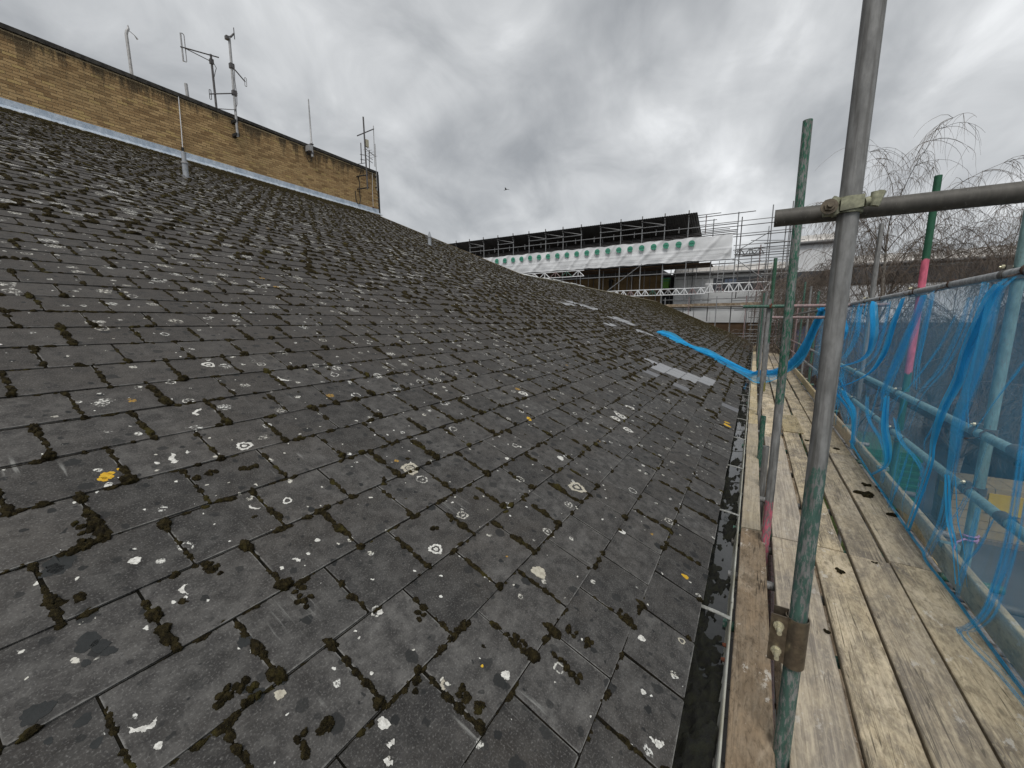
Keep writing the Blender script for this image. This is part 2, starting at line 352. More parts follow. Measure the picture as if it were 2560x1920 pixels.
M['gutter'] = proc('weathered_gutter', (0.52, 0.52, 0.47), (0.26, 0.24, 0.17), 5, 0.55, (2, 0.6, 2), 0.15, fine=30)
M['rust'] = proc('rust', (0.16, 0.045, 0.02), (0.09, 0.03, 0.015), 40, 0.9)
M['steel_bar'] = proc('bracket_bar', (0.22, 0.22, 0.20), (0.40, 0.40, 0.37), 40, 0.6, bump=0.3)
def water_material():
    m = NT('gutter_water'); n = m.noise(m.pos(), 18, 3); m.bump(n, 0.15, 0.004); return m.done((0.012, 0.013, 0.012), 0.05, 0, 0.6)
M['water'] = water_material()
M['gutter_moss'] = proc('gutter_silt_moss', (0.004, 0.004, 0.003), (0.013, 0.014, 0.006), 30, 0.9, fine=160, bump=0.8, dist=0.01)
def wood_material(name, c1, c2, stain, grey, gmix=0.5):
    m = NT(name); p = m.pos((70, 2.2, 70), 37.0); q = m.pos((1, 1, 1), 37.0)
    g = m.noise(p, 1.0, 6, 0.65, 0.6); fib = m.noise(m.pos((260, 6, 260), 37.0), 1.0, 3, 0.6)
    blot = m.noise(m.pos((5, 2.2, 5), 37.0), 1.0, 6, 0.68, 0.4); wet = m.noise(m.pos((9, 5, 9), 11.0), 1.0, 5, 0.7)
    oi = m.n('ShaderNodeObjectInfo')
    c = m.mix(m.math('MULTIPLY', m.step(g, 0.30, 0.74), 0.75), c1, c2)
    c = m.mix(m.math('MULTIPLY', m.step(m.noise(m.pos((3.2, 1.1, 3.2), 29.0), 1.0, 6, 0.7, 0.5), 0.46, 0.66), 0.5), c, (0.60, 0.52, 0.40))
    c = m.mix(m.math('MULTIPLY', m.step(blot, 0.40, 0.64), m.math('MULTIPLY', m.step(g, 0.2, 0.55), stain)), c, grey)
    c = m.mix(m.math('MULTIPLY', m.step(wet, 0.50, 0.66), 0.7), c, tuple(v * 0.42 for v in c1))
    c = m.mix(m.math('MULTIPLY', m.step(fib, 0.55, 0.78), 0.22), c, tuple(v * 0.30 for v in c1))
    rs = m.noise(m.pos((60, 22, 60), 19.0), 1.0, 5, 0.7, 0.8); c = m.mix(m.math('MULTIPLY', m.step(rs, 0.5, 0.66), 0.55), c, tuple(v * 0.5 for v in c2)); c = m.mix(m.math('MULTIPLY', m.step(rs, 0.52, 0.30), 0.35), c, tuple(min(.7, v * 1.45) for v in c1))
    # knots
    v = m.n('ShaderNodeTexVoronoi', voronoi_dimensions='2D'); v.inputs['Scale'].default_value = 1.0
    km = m.pos((7, 2.6, 1), 37.0); m.l(km, v.inputs['Vector']); sc = m.n('ShaderNodeSeparateColor'); m.l(v.outputs['Color'], sc.inputs[0])
    kn = m.math('MULTIPLY', m.math('SUBTRACT', 1.0, m.step(m.math('ADD', v.outputs['Distance'], m.math('MULTIPLY', blot, 0.10)), 0.07, 0.13)), m.step(sc.outputs[0], 0.62, 0.66))
    c = m.mix(m.math('MULTIPLY', kn, 0.75), c, tuple(x * 0.33 for x in c1))
    # pale plaster and paint smears
    sm = m.math('MULTIPLY', m.step(m.noise(m.pos((11, 6, 11), 23.0), 1.0, 6, 0.75), 0.60, 0.66), 0.55)
    c = m.mix(sm, c, (0.58, 0.55, 0.49))
    # long drying cracks
    ck = m.noise(m.pos((34, 0.9, 34), 51.0), 1.0, 2, 0.5, 0.3); crk = m.math('MULTIPLY', m.math('SUBTRACT', 1.0, m.step(m.math('ABSOLUTE', m.math('SUBTRACT', ck, 0.52)), 0.003, 0.014)), m.step(m.noise(m.pos((6, 1.2, 6), 71.0), 1.0, 3), 0.42, 0.55))
    c = m.mix(m.math('MULTIPLY', crk, 0.85), c, tuple(x * 0.16 for x in c1))
    gr = m.math('FRACT', m.math('MULTIPLY', oi.outputs['Random'], 9.7)); c = m.mix(m.math('MULTIPLY', m.step(gr, 0.35, 1.0), gmix), c, m.mix(m.step(g, 0.3, 0.7), (0.40, 0.36, 0.315), (0.22, 0.195, 0.17)))
    tone = m.math('ADD', 0.88, m.math('MULTIPLY', oi.outputs['Random'], 0.45)); tn = m.n('ShaderNodeCombineColor')
    for i in range(3): m.l(tone, tn.inputs[i])
    c = m.mix(1.0, c, tn.outputs[0], 'MULTIPLY')
    m.bump(m.math('SUBTRACT', m.math('ADD', m.math('MULTIPLY', fib, 0.6), g), m.math('MULTIPLY', crk, 1.2)), 0.5, 0.004)
    return m.done(c, 0.82, 0, 0.25)
M['deck_wood'] = wood_material('scaffold_board_wood', (0.50, 0.415, 0.28), (0.31, 0.245, 0.16), 1.0, (0.155, 0.132, 0.105), 0.65)
M['brown_wood'] = wood_material('brown_board_wood', (0.21, 0.155, 0.10), (0.115, 0.082, 0.052), 0.5, (0.20, 0.17, 0.13), 0.0)
M['toe_wood'] = wood_material('toe_board_wood', (0.44, 0.36, 0.21), (0.36, 0.28, 0.16), 0.5, (0.30, 0.27, 0.21))
GREEN = (0.028, 0.125, 0.082); PINK = (0.62, 0.13, 0.20)
M['tube_grey'] = tube_paint('bare_scaffold_tube', [])
M['tube_light'] = tube_paint('pale_galvanised_tube', [], base=(0.36, 0.37, 0.375))
M['tube_dark'] = tube_paint('dull_scaffold_tube', [], base=(0.085, 0.080, 0.070))
M['tube_p1'] = tube_paint('tube_green_foot', [(-2.4, 1.08, (0.045, 0.13, 0.10))], 0.47, zn=0.3, amt=0.85)
M['tube_p2'] = tube_paint('tube_flaking_green', [(1.0, 9, (0.02, 0.13, 0.075)), (0.30, -0.05 + 0.35, GREEN), (-1.0, 0.31, PINK)], 0.50, zn=0.06)
M['tube_p3'] = tube_paint('tube_green_top', [(1.2, 9, (0.03, 0.11, 0.06)), (-1.0, 0.55, (0.24, 0.22, 0.05))], 0.42)
M['tube_pink'] = tube_paint('tube_green_pink', [(2.09, 9, (0.025, 0.12, 0.065)), (1.07, 2.09, (0.70, 0.16, 0.24)), (-3, 1.07, (0.03, 0.15, 0.10))], 0.2)
M['tube_green'] = tube_paint('tube_worn_green', [(-9, 9, GREEN)], 0.45)
M['tube_teal'] = tube_paint('tube_pale_teal', [(-9, 9, (0.22, 0.36, 0.36))], 0.40)
M['tube_pinkish'] = tube_paint('tube_worn_pink', [(-9, 19, (0.36, 0.20, 0.20))], 0.50)
M['brass'] = proc('zinc_yellow_steel', (0.62, 0.58, 0.42), (0.44, 0.41, 0.28), 60, 0.35, bump=0.1, metal=0.45)
M['clamp_steel'] = proc('brown_clamp_steel', (0.20, 0.165, 0.12), (0.13, 0.105, 0.08), 30, 0.38, bump=0.1, metal=0.7)
M['old_coupler'] = proc('flaking_coupler', (0.36, 0.36, 0.25), (0.15, 0.15, 0.11), 30, 0.7, bump=0.4, metal=0.2)
def net_material(name, colr, alpha, var):
    m = NT(name); p = m.pos((1, 1, 1)); n = m.noise(p, 6, 4)
    c = m.mix(n, colr, tuple(v * 0.75 for v in colr))
    dif = m.n('ShaderNodeBsdfDiffuse'); tr = m.n('ShaderNodeBsdfTranslucent'); tp = m.n('ShaderNodeBsdfTransparent')
    m.l(c, dif.inputs[0]); m.l(c, tr.inputs[0])
    a = m.n('ShaderNodeMixShader'); a.inputs[0].default_value = 0.45; m.l(dif.outputs[0], a.inputs[1]); m.l(tr.outputs[0], a.inputs[2])
    b = m.n('ShaderNodeMixShader'); m.l(tp.outputs[0], b.inputs[1]); m.l(a.outputs[0], b.inputs[2])
    f = m.math('ADD', alpha, m.math('MULTIPLY', m.math('SUBTRACT', m.noise(m.pos((3, 14, 2)), 1.0, 4), 0.5), var), True); m.l(f, b.inputs[0])
    m.l(b.outputs[0], m.out.inputs[0]); return m.m
M['net'] = net_material('blue_debris_net', (0.20, 0.58, 0.90), 0.31, 0.26)
M['net_fold'] = net_material('blue_debris_net_gathered', (0.07, 0.58, 1.0), 0.62, 0.6)
M['net_thin'] = net_material('blue_debris_net_gathered_thin', (0.09, 0.56, 0.97), 0.34, 0.4)
M['sheet'] = proc('white_scaffold_sheet', (0.74, 0.75, 0.76), (0.66, 0.67, 0.68), 1.2, 0.5, bump=0.1)
M['logo'] = proc('green_logo_print', (0.05, 0.26, 0.17), (0.06, 0.28, 0.19), 3, 0.5)
M['logo_dark'] = proc('dark_logo_lettering', (0.008, 0.07, 0.045), (0.01, 0.08, 0.05), 3, 0.5)
M['logo_grey'] = proc('grey_print', (0.36, 0.37, 0.37), (0.32, 0.33, 0.33), 3, 0.5)
M['roof_sheet'] = proc('corrugated_roof_sheet', (0.10, 0.105, 0.11), (0.16, 0.165, 0.17), 2, 0.5, metal=0.3)
M['dark_sheet'] = proc('black_sheeting', (0.010, 0.010, 0.011), (0.02, 0.02, 0.02), 2, 0.8)
M['grey_clad'] = proc('pale_grey_cladding', (0.62, 0.63, 0.63), (0.70, 0.71, 0.71), 0.5, 0.6, (1, 1, 3))
M['white_clad'] = proc('white_cladding', (0.64, 0.65, 0.66), (0.70, 0.71, 0.72), 0.4, 0.6)
M['metal_roof'] = proc('grey_metal_roof', (0.46, 0.44, 0.41), (0.56, 0.54, 0.51), 0.8, 0.5, (1, 1, 1), 0.05, 0.2)
M['dark_band'] = proc('dark_fascia', (0.045, 0.045, 0.045), (0.065, 0.062, 0.06), 0.7, 0.6)
M['slate_wall'] = proc('dark_blue_grey_cladding', (0.05, 0.056, 0.068), (0.075, 0.08, 0.09), 0.5, 0.7)
M['glass'] = proc('dark_window_glass', (0.02, 0.022, 0.028), (0.03, 0.034, 0.042), 0.6, 0.12, bump=0.0, spec=0.6)
M['glass_blue'] = proc('pale_window_panel', (0.10, 0.13, 0.19), (0.12, 0.15, 0.21), 0.6, 0.2, bump=0.0)
M['pipe_grey'] = proc('grey_gutter_pipe', (0.12, 0.12, 0.12), (0.17, 0.17, 0.17), 1.5, 0.5)
M['blue_hoard'] = proc('blue_hoarding', (0.045, 0.085, 0.20), (0.06, 0.11, 0.24), 0.8, 0.6)
M['green_bin'] = proc('lime_green_plastic', (0.06, 0.18, 0.012), (0.08, 0.22, 0.015), 3, 0.5)
M['green_metal'] = proc('green_painted_steel', (0.015, 0.16, 0.07), (0.02, 0.20, 0.09), 3, 0.5)
def far_brick(name, c1, c2):
    m = NT(name); b = m.n('ShaderNodeTexBrick'); b.inputs['Scale'].default_value = 1.0
    b.inputs['Brick Width'].default_value = 0.225; b.inputs['Row Height'].default_value = 0.075; b.inputs['Mortar Size'].default_value = 0.01
    b.inputs['Color1'].default_value = (*c1, 1); b.inputs['Color2'].default_value = (*c2, 1); b.inputs['Mortar'].default_value = (*[v * 0.8 for v in c1], 1)
    x, y, z = m.xyz(); cb = m.n('ShaderNodeCombineXYZ'); m.l(m.math('ADD', x, y), cb.inputs[0]); m.l(z, cb.inputs[1]); m.l(cb.outputs[0], b.inputs['Vector'])
    n = m.noise(m.pos((1, 1, 0.4)), 0.9, 5, 0.7); c = m.mix(m.math('MULTIPLY', m.step(n, 0.45, 0.68), 0.55), b.outputs['Color'], tuple(v * 0.35 for v in c1))
    return m.done(c, 0.9, 0, 0.2)
M['far_brick'] = far_brick('brown_far_brick', (0.20, 0.135, 0.065), (0.25, 0.17, 0.085))
M['ply'] = proc('dark_plywood', (0.09, 0.055, 0.03), (0.14, 0.085, 0.045), 0.8, 0.85, (1, 1, 0.5))
M['asphalt'] = proc('wet_asphalt', (0.06, 0.06, 0.06), (0.10, 0.10, 0.098), 0.4, 0.6, bump=0.3)
M['grass'] = proc('rough_grass', (0.035, 0.055, 0.012), (0.07, 0.095, 0.02), 2.0, 0.95, bump=0.6)
M['soil'] = proc('wet_soil', (0.05, 0.04, 0.028), (0.08, 0.065, 0.045), 1.0, 0.95)
M['block'] = proc('buff_block', (0.30, 0.235, 0.13), (0.38, 0.30, 0.17), 5, 0.9)
M['yellow'] = proc('yellow_card', (0.60, 0.42, 0.03), (0.55, 0.37, 0.02), 4, 0.6)
M['birch_bark'] = proc('birch_bark', (0.36, 0.34, 0.30), (0.13, 0.115, 0.10), 6, 0.85, (1, 1, 4))
M['twig'] = proc('birch_twig', (0.10, 0.078, 0.062), (0.16, 0.13, 0.105), 3, 0.9)
M['felt'] = proc('roofing_felt', (0.03, 0.03, 0.032), (0.05, 0.05, 0.052), 2, 0.85)
M['tie'] = proc('brown_tie', (0.06, 0.035, 0.025), (0.12, 0.08, 0.06), 20, 0.8)
M['lilac'] = proc('lilac_tape', (0.45, 0.28, 0.50), (0.40, 0.25, 0.45), 20, 0.6)
M['red_plastic'] = proc('red_plastic', (0.50, 0.04, 0.06), (0.42, 0.03, 0.05), 20, 0.5)

# ------------------------------------------------------------------ ground
GZ = -5.2
g = MB().add([(-400, -300, GZ), (500, -300, GZ), (500, 700, GZ), (-400, 700, GZ)], [(0, 1, 2, 3)]).build('ground', M['asphalt']); tag(g, kind='structure')
nx, ny = 26, 40; gx = np.linspace(1.9, 3.4, nx); gy = np.linspace(13, 40, ny); vv = []; ff = []
for i in range(nx):
    for j in range(ny): vv.append((gx[i] + 0.25 * math.sin(gy[j] * 1.3), gy[j], GZ + 0.02 + 0.12 * random.random()))
for i in range(nx - 1):
    for j in range(ny - 1): a = i * ny + j; ff.append((a, a + ny, a + ny + 1, a + 1))
g = MB().add(vv, ff).build('grass_strip', M['grass'], smooth=True); tag(g, 'strip of rough green grass at the foot of the scaffold', 'grass', kind='stuff')

# ------------------------------------------------------------------ slate roofed building
bld = empty('slate_roofed_building', (-5, 15, GZ), 'low building with a big dark grey slate roof covered in moss and lichen', 'building')
out = [(-4.0, 0.06), (yend(0), 0.06), (Y_END, S_RIDGE), (Y_HIP, S_RIDGE), (Y_HIP, S_TOP), (-4.0, S_TOP)]
tp = [RP(y, s, -0.012) for y, s in out]; bt = [RP(y, s, -0.12) for y, s in out]; n = len(out)
roof = MB().add(tp + bt, [tuple(range(n)), tuple(range(2 * n - 1, n - 1, -1))] + [(i, i + n, (i + 1) % n + n, (i + 1) % n) for i in range(n)]).build('roof', M['felt'], bld)
wt = [RP(y, max(s, 0.35), -0.121) for y, s in [(-4.0, 0.3), (yend(0) - 0.2, 0.3), (Y_END - 0.2, S_RIDGE - 0.1), (Y_HIP - .1, S_RIDGE - 0.1), (Y_HIP - .1, S_TOP - 0.3), (-4.0, S_TOP - 0.3)]]
wb_ = [np.array([p[0], p[1], GZ]) for p in wt]
MB().add(wt + wb_, [tuple(range(n))] + [(i, i + n, (i + 1) % n + n, (i + 1) % n) for i in range(n)]).build('wall', M['far_brick'], bld)
# slates ------------------------------------------------
NEW = {}
for y0, y1, ss, kk in ((8.0, 8.85, 1.42, 0), (8.2, 9.05, 1.15, 0), (8.46, 9.25, .88, 0), (8.9, 9.7, .60, 0), (8.6, 8.75, 1.70, 0), (7.2, 7.45, 1.42, 1), (7.2, 7.45, .88, 1), (7.5, 7.7, .14, 1),
                       (12.6, 13.2, 5.8, 0), (12.9, 13.8, 5.5, 0), (13.2, 14.0, 5.2, 0), (11.6, 12.6, 5.45, 0), (13.2, 14.2, 4.2, 0), (13.4, 14.2, 3.95, 0), (13.4, 13.9, 3.7, 0), (11.2, 11.8, 3.6, 0), (12.7, 13.2, 3.1, 0), (12.9, 13.3, 2.85, 0), (13.0, 13.4, 2.6, 0)):
    yy = y0 + .1
    while yy < y1: NEW[(yy, ss)] = kk; yy += SW
cell = []; Y0 = -3.4
for k in range(72):
    s0 = course_s(k); s1 = course_s(k + 1)
    ph = 0.553 if k % 2 == 0 else 0.395
    ph -= 0.0012 * k
    j0 = int(math.floor((Y0 - ph) / SW)); ye = yend(s0 + .14); j1 = int((ye - ph) / SW) + 1
    for j in range(j0, j1):
        ya = ph + j * SW; yb = ya + SW
        if ya > ye - 0.03: continue
        yb = min(yb, ye + 0.03)
        if s0 > S_RIDGE - .15 and ya < Y_HIP: yb = min(yb, Y_HIP)
        if yb - ya < .03: continue
        if s0 + 0.02 > smax(yb - .01): continue
        cell.append((ya, yb, s0, min(s1 + 0.05, smax((ya + yb) / 2) + 0.05), k))
cell = np.array(cell)
yc = (cell[:, 0] + cell[:, 1]) / 2; sc_ = (cell[:, 2] + course_s(1)) * 0 + cell[:, 2] + 0.13
ctr = E0 + np.outer(yc, YA) + np.outer(sc_, UP)
rank = shown(ctr, NRM); order = np.argsort(-rank); full = (cell[:, 1] - cell[:, 0] > SW - 0.01) & (cell[:, 3] - cell[:, 2] > 0.30)
big = [i for i in order if full[i]][:300]; bigset = set(big)
newmat = {}
for (yy, ss), kind in NEW.items():
    i = int(np.argmin(np.hypot(yc - yy, (cell[:, 2] + 0.13) - ss))); newmat[i] = M['new_slate'] if kind == 0 else M['new_slate2']
# local slate: x along the eave, y up the slope, z normal
LS = GA + 0.05; gp = 0.0045
def slate_local(hw, L):
    # slightly worn lower corners
    top = [(-hw + .006, 0, .012), (hw - .006, 0, .012), (hw, .006, .0119), (hw, L, .012 - .0075 * L / GA), (-hw, L, .012 - .0075 * L / GA), (-hw, .006, .0119)]
    bot = [(a, b, c - .0062) for a, b, c in top]
    return top + bot, [tuple(range(6)), tuple(range(11, 5, -1))] + [(i, i + 6, (i + 1) % 6 + 6, (i + 1) % 6) for i in range(6)]
v, f = slate_local(SW / 2 - gp, LS); sm = bpy.data.meshes.new('slate'); sm.from_pydata(v, [], f); sm.materials.append(M['slate'])
mesh_var = {}
FR = Matrix(((YA[0], UP[0], NRM[0], 0), (YA[1], UP[1], NRM[1], 0), (YA[2], UP[2], NRM[2], 0), (0, 0, 0, 1))).to_3x3()
FR = Matrix(((YA[0], UP[0], NRM[0]), (YA[1], UP[1], NRM[1]), (YA[2], UP[2], NRM[2])))
def slate_obj(i, me):
    o = bpy.data.objects.new('slate', me); col.objects.link(o); set_parent(o, roof); o['rim'] = 1.0
    rot = FR @ Matrix.Rotation(random.gauss(0, 0.0035), 3, 'Z') @ Matrix.Rotation(random.gauss(0, 0.0012), 3, 'Y')
    p = RP(yc[i] + random.gauss(0, .0014), cell[i, 2] + random.gauss(0, .0022), random.random() * .0012)
    o.matrix_local = Matrix.Translation(Vector(p)) @ rot.to_4x4(); return o
new_mesh = {}
for i in big:
    if i in newmat: continue
    slate_obj(i, sm)
for i, mt in newmat.items():
    if mt.name not in new_mesh:
        me = bpy.data.meshes.new('slate'); me.from_pydata(v, [], f); me.materials.append(mt); new_mesh[mt.name] = me
    o = slate_obj(i, new_mesh[mt.name]); o['label'] = 'pale grey replacement slate without moss' if 'new_grey' in mt.name else 'lighter grey slate, cleaner than its neighbours'
rest = [i for i in range(len(cell)) if i not in bigset and i not in newmat]
VV = []; FF = []; b0 = 0; RN = []
for i in rest:
    ya, yb, s0, s1, k = cell[i]; hw = (yb - ya) / 2 - gp; L = s1 - s0; y_ = (ya + yb) / 2 + random.gauss(0, .0014); ds = random.gauss(0, .0025); dh = random.random() * .0013
    q = [(-hw, 0, .012), (hw, 0, .012), (hw, L, .012 - .0075 * L / GA), (-hw, L, .012 - .0075 * L / GA), (-hw, 0, .0058), (hw, 0, .0058), (hw, L, .0058 - .0075 * L / GA), (-hw, L, .0058 - .0075 * L / GA)]
    for a, b, c in q: VV.append(E0 + YA * (y_ + a) + UP * (s0 + b + ds) + NRM * (c + dh))
    for fc in ((0, 1, 2, 3), (7, 6, 5, 4), (0, 4, 5, 1), (1, 5, 6, 2), (3, 7, 4, 0)): FF.append([b0 + t for t in fc])
    RN += [random.random()] * 5; b0 += 8
o = np_mesh('slates', VV, FF, M['slate'], roof, rnd=RN); o['kind'] = 'stuff'
# ridge capping, verge strip, lead piece at the hip foot
y = Y_HIP - .05
while y < Y_END - 0.1:
    y2 = min(y + 0.9, Y_END); c = RP((y + y2) / 2, S_RIDGE + 0.03, 0.02)
    MB().obox(c, (0, (y2 - y) / 2 - 0.004, 0), UP * 0.11, NRM * 0.016).build('ridge_cap', M['ridge'], roof); y = y2
for h0, h1, nseg, nm in ((RP(yend(0) + .04, 0.02, 0.0), RP(Y_END + .04, S_RIDGE, 0.0), 9, 'verge_strip'), (RP(Y_HIP + .03, S_RIDGE, .004), RP(Y_HIP + .03, S_TOP, .004), 10, 'verge_strip')):
    hd = Vector(h1 - h0); ax = hd.normalized()
    for i in range(nseg): MB().obox(Vector(h0) + hd * ((i + .5) / nseg), ax * (hd.length / nseg / 2 - .004), ax.cross(Vector(NRM)) * 0.045, Vector(NRM) * 0.022).build(nm, M['verge'], roof)
MB().obox(RP(15.9, S_RIDGE + 0.02, 0.045), (0, 0.7, 0), UP * 0.07, NRM * 0.012).build('lead_ridge_roll', M['lead_edge'], roof)
for i in range(5): MB().obox(RP(17.6 + i * 1.1, S_RIDGE + 0.06, 0.06 + 0.02 * (i % 2)), (0, 0.42, 0), UP * 0.06, NRM * 0.016).build('lead_ridge_roll', M['lead_edge'], roof)

# ------------------------------------------------------------------ moss on the slates (stuff)
def ico(sub):
    t = (1 + 5 ** .5) / 2
    v = [(-1, t, 0), (1, t, 0), (-1, -t, 0), (1, -t, 0), (0, -1, t), (0, 1, t), (0, -1, -t), (0, 1, -t), (t, 0, -1), (t, 0, 1), (-t, 0, -1), (-t, 0, 1)]
    v = [np.array(x) / np.linalg.norm(x) for x in v]
    f = [(0, 11, 5), (0, 5, 1), (0, 1, 7), (0, 7, 10), (0, 10, 11), (1, 5, 9), (5, 11, 4), (11, 10, 2), (10, 7, 6), (7, 1, 8), (3, 9, 4), (3, 4, 2), (3, 2, 6), (3, 6, 8), (3, 8, 9), (4, 9, 5), (2, 4, 11), (6, 2, 10), (8, 6, 7), (9, 8, 1)]
    for _ in range(sub):
        c = {}; nf = []
        def mid(a, b):
            k = (min(a, b), max(a, b))
            if k not in c: x = v[a] + v[b]; v.append(x / np.linalg.norm(x)); c[k] = len(v) - 1
            return c[k]
        for a, b, d in f:
            x, y, z = mid(a, b), mid(b, d), mid(d, a); nf += [(a, x, z), (b, y, x), (d, z, y), (x, y, z)]
        f = nf
    return np.array(v), np.array(f)
ICO = {s: ico(s) for s in (0, 1, 2, 3)}
def blobs(name, items, mat, parent, frame=None, rough=0.045):
    """items: (point, rx, ry, rz, spin, lod); axes: eave, up slope, normal"""
    A, B, C = frame if frame else (YA, UP, NRM)
    V = []; F = []; base = 0
    by = {}
    for it in items: by.setdefault(it[5], []).append(it)
    for lod, its in by.items():
        bv, bf = ICO[lod]; keep = bv[:, 2] > -0.5
        for p, rx, ry, rz, sp, _ in its:
            ph = rng.uniform(0, 6.28, 6); d = 1 + 0.16 * np.sin(3.1 * bv[:, 0] + ph[0]) * np.sin(2.7 * bv[:, 1] + ph[1]) + 0.12 * np.sin(6.1 * bv[:, 1] + ph[2]) * np.sin(5.3 * bv[:, 0] + ph[3]) + 0.09 * np.sin(11 * bv[:, 0] + ph[4]) * np.sin(10 * bv[:, 1] + ph[5])
            if lod >= 2: d = d + rng.normal(0, rough, len(bv))
            q = bv * d[:, None] * (rx, ry, rz); cs, sn = math.cos(sp), math.sin(sp)
            x = q[:, 0] * cs - q[:, 1] * sn; y = q[:, 0] * sn + q[:, 1] * cs
            V.append(np.asarray(p) + np.outer(x, A) + np.outer(y, B) + np.outer(q[:, 2], C)); F.append(bf + base); base += len(bv)
    o = np_mesh(name, np.concatenate(V), np.concatenate(F), mat, parent, smooth=True); return o
def lod_for(p, r):
    px = r / max(0.5, np.linalg.norm(p - CAM)) * 1000
    return 3 if px > 9 else 2 if px > 3.2 else 1 if px > 1.2 else 0
items = []
def moss(y, s, ry, rs, rn, spin=0.0):
    if s < 0.01 or s > smax(y) - 0.02 or y > yend(s): return
    if any(abs(y - a) < .2 and abs(s - b) < .17 for a, b in NEW): return
    p = RP(y, s, surf(s) - 0.004); items.append((p, ry, rs, rn * 1.3, spin, lod_for(p, max(ry, rs))))
def moss_density(y, s):
    d = 0.95
    if s < 0.8: d = 0.55 if y < 2.2 else 0.30
    elif s < 1.8 and y > 3: d = 0.65
    if y > 14: d *= 0.75
    return d
vis = rank > 0
for i in range(len(cell)):
    ya, yb, s0, s1, k = cell[i]
    if not vis[i] and not (ya > -0.3 and ya < 4): continue
    dist = np.linalg.norm(ctr[i] - CAM); dn = moss_density(ya, s0); se = min(s0 + GA, smax(ya))
    far = dist > 6.5
    if far:
        if random.random() < dn * 0.85:
            L = random.uniform(0.05, 0.13); moss(ya + random.gauss(0, .004), random.uniform(s0 + .08, se - .03), random.uniform(.018, .042), L, random.uniform(.014, .03), random.gauss(0, .12))
        if random.random() < .55: moss(ya + random.gauss(0, .006), s0 + random.uniform(-.01, .05), random.uniform(.02, .045), random.uniform(.02, .05), random.uniform(.015, .03))
        for q in range(2 if random.random() < .6 else 1): moss(random.uniform(ya, yb), s0 + random.gauss(0, .008), random.uniform(.02, .075), random.uniform(.016, .032), random.uniform(.012, .026))
        continue
    if random.random() < dn:
        # beads along the vertical joint
        t = random.uniform(0, .2); te = random.uniform(.7, 1.02); heavy = random.random() < .28
        while t < te:
            r = random.choice((.006, .007, .009, .012, .015)) * random.uniform(.8, 1.2) * (1.35 if heavy else .95)
            moss(ya + random.gauss(0, .0025), s0 + t * (se - s0), r, r * random.uniform(1.1, 2.2), r * random.uniform(.65, .95), random.gauss(0, .15)); t += r * random.uniform(1.2, 2.3) / GA + (random.uniform(.05, .25) if random.random() < .12 else 0)
    if random.random() < dn * .75:
        r = random.uniform(.010, .026); moss(ya + random.gauss(0, .006), s0 + random.uniform(-.006, .03), r, r * random.uniform(.8, 1.4), r * .85, random.random())
    if random.random() < dn * .42:
        r = random.uniform(.012, .03); moss(ya + random.gauss(0, .006), se - random.uniform(0, .03), r * .8, r * random.uniform(1, 1.9), r * .75, random.gauss(0, .2))
    # crumbs and cushions along the lower edge of the course
    for q in range(random.choice((2, 4, 6, 9, 13)) if random.random() < dn + .1 else 1):
        r = random.choice((.0035, .005, .006, .009, .013)) * random.uniform(.8, 1.3); moss(random.uniform(ya, yb), s0 - r * .3 + random.gauss(0, .003), r * random.uniform(1, 2.4), r, r * .75)
    if random.random() < dn * .30:
        a = random.uniform(ya, yb - .1); 
        for q in range(random.randint(2, 6)):
            r = random.uniform(.008, .019); moss(a + q * r * 1.5, s0 - .004 + random.gauss(0, .004), r * 1.3, r, r * .85)
    if random.random() < .22 * dn:
        r = random.uniform(.008, .020); moss(random.uniform(ya + .03, yb - .03), random.uniform(s0 + .04, se - .04), r * 1.1, r * 1.2, r * .45, random.random() * 3)
# packed dirt in the open joints and along the tails of the slates
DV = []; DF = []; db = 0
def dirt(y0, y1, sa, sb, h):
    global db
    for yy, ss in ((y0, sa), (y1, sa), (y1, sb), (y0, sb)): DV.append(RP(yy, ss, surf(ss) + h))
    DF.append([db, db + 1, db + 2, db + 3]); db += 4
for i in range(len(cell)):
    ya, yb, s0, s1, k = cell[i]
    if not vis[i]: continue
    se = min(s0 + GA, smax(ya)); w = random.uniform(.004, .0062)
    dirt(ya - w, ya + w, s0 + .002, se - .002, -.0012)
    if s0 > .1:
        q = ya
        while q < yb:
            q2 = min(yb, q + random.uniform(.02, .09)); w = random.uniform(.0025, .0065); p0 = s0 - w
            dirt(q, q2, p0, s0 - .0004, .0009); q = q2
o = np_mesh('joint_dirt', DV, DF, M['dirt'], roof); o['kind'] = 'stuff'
# deep green-brown moss bank under the lead flashing
for q in range(4200):
    y = random.uniform(1.7, 15.0); s = S_TOP - abs(random.gauss(0, .8 if 7 < y < 13.5 else .28)); r = random.uniform(.02, .06); moss(y, s, r * 1.3, r, r * .6, random.random() * 3)
for q in range(2600):
    s = random.uniform(.1, S_RIDGE - .1); y = yend(s) - abs(random.gauss(0, 6)); r = random.uniform(.02, .05); moss(y, s, r, r * 1.5, r * .5)
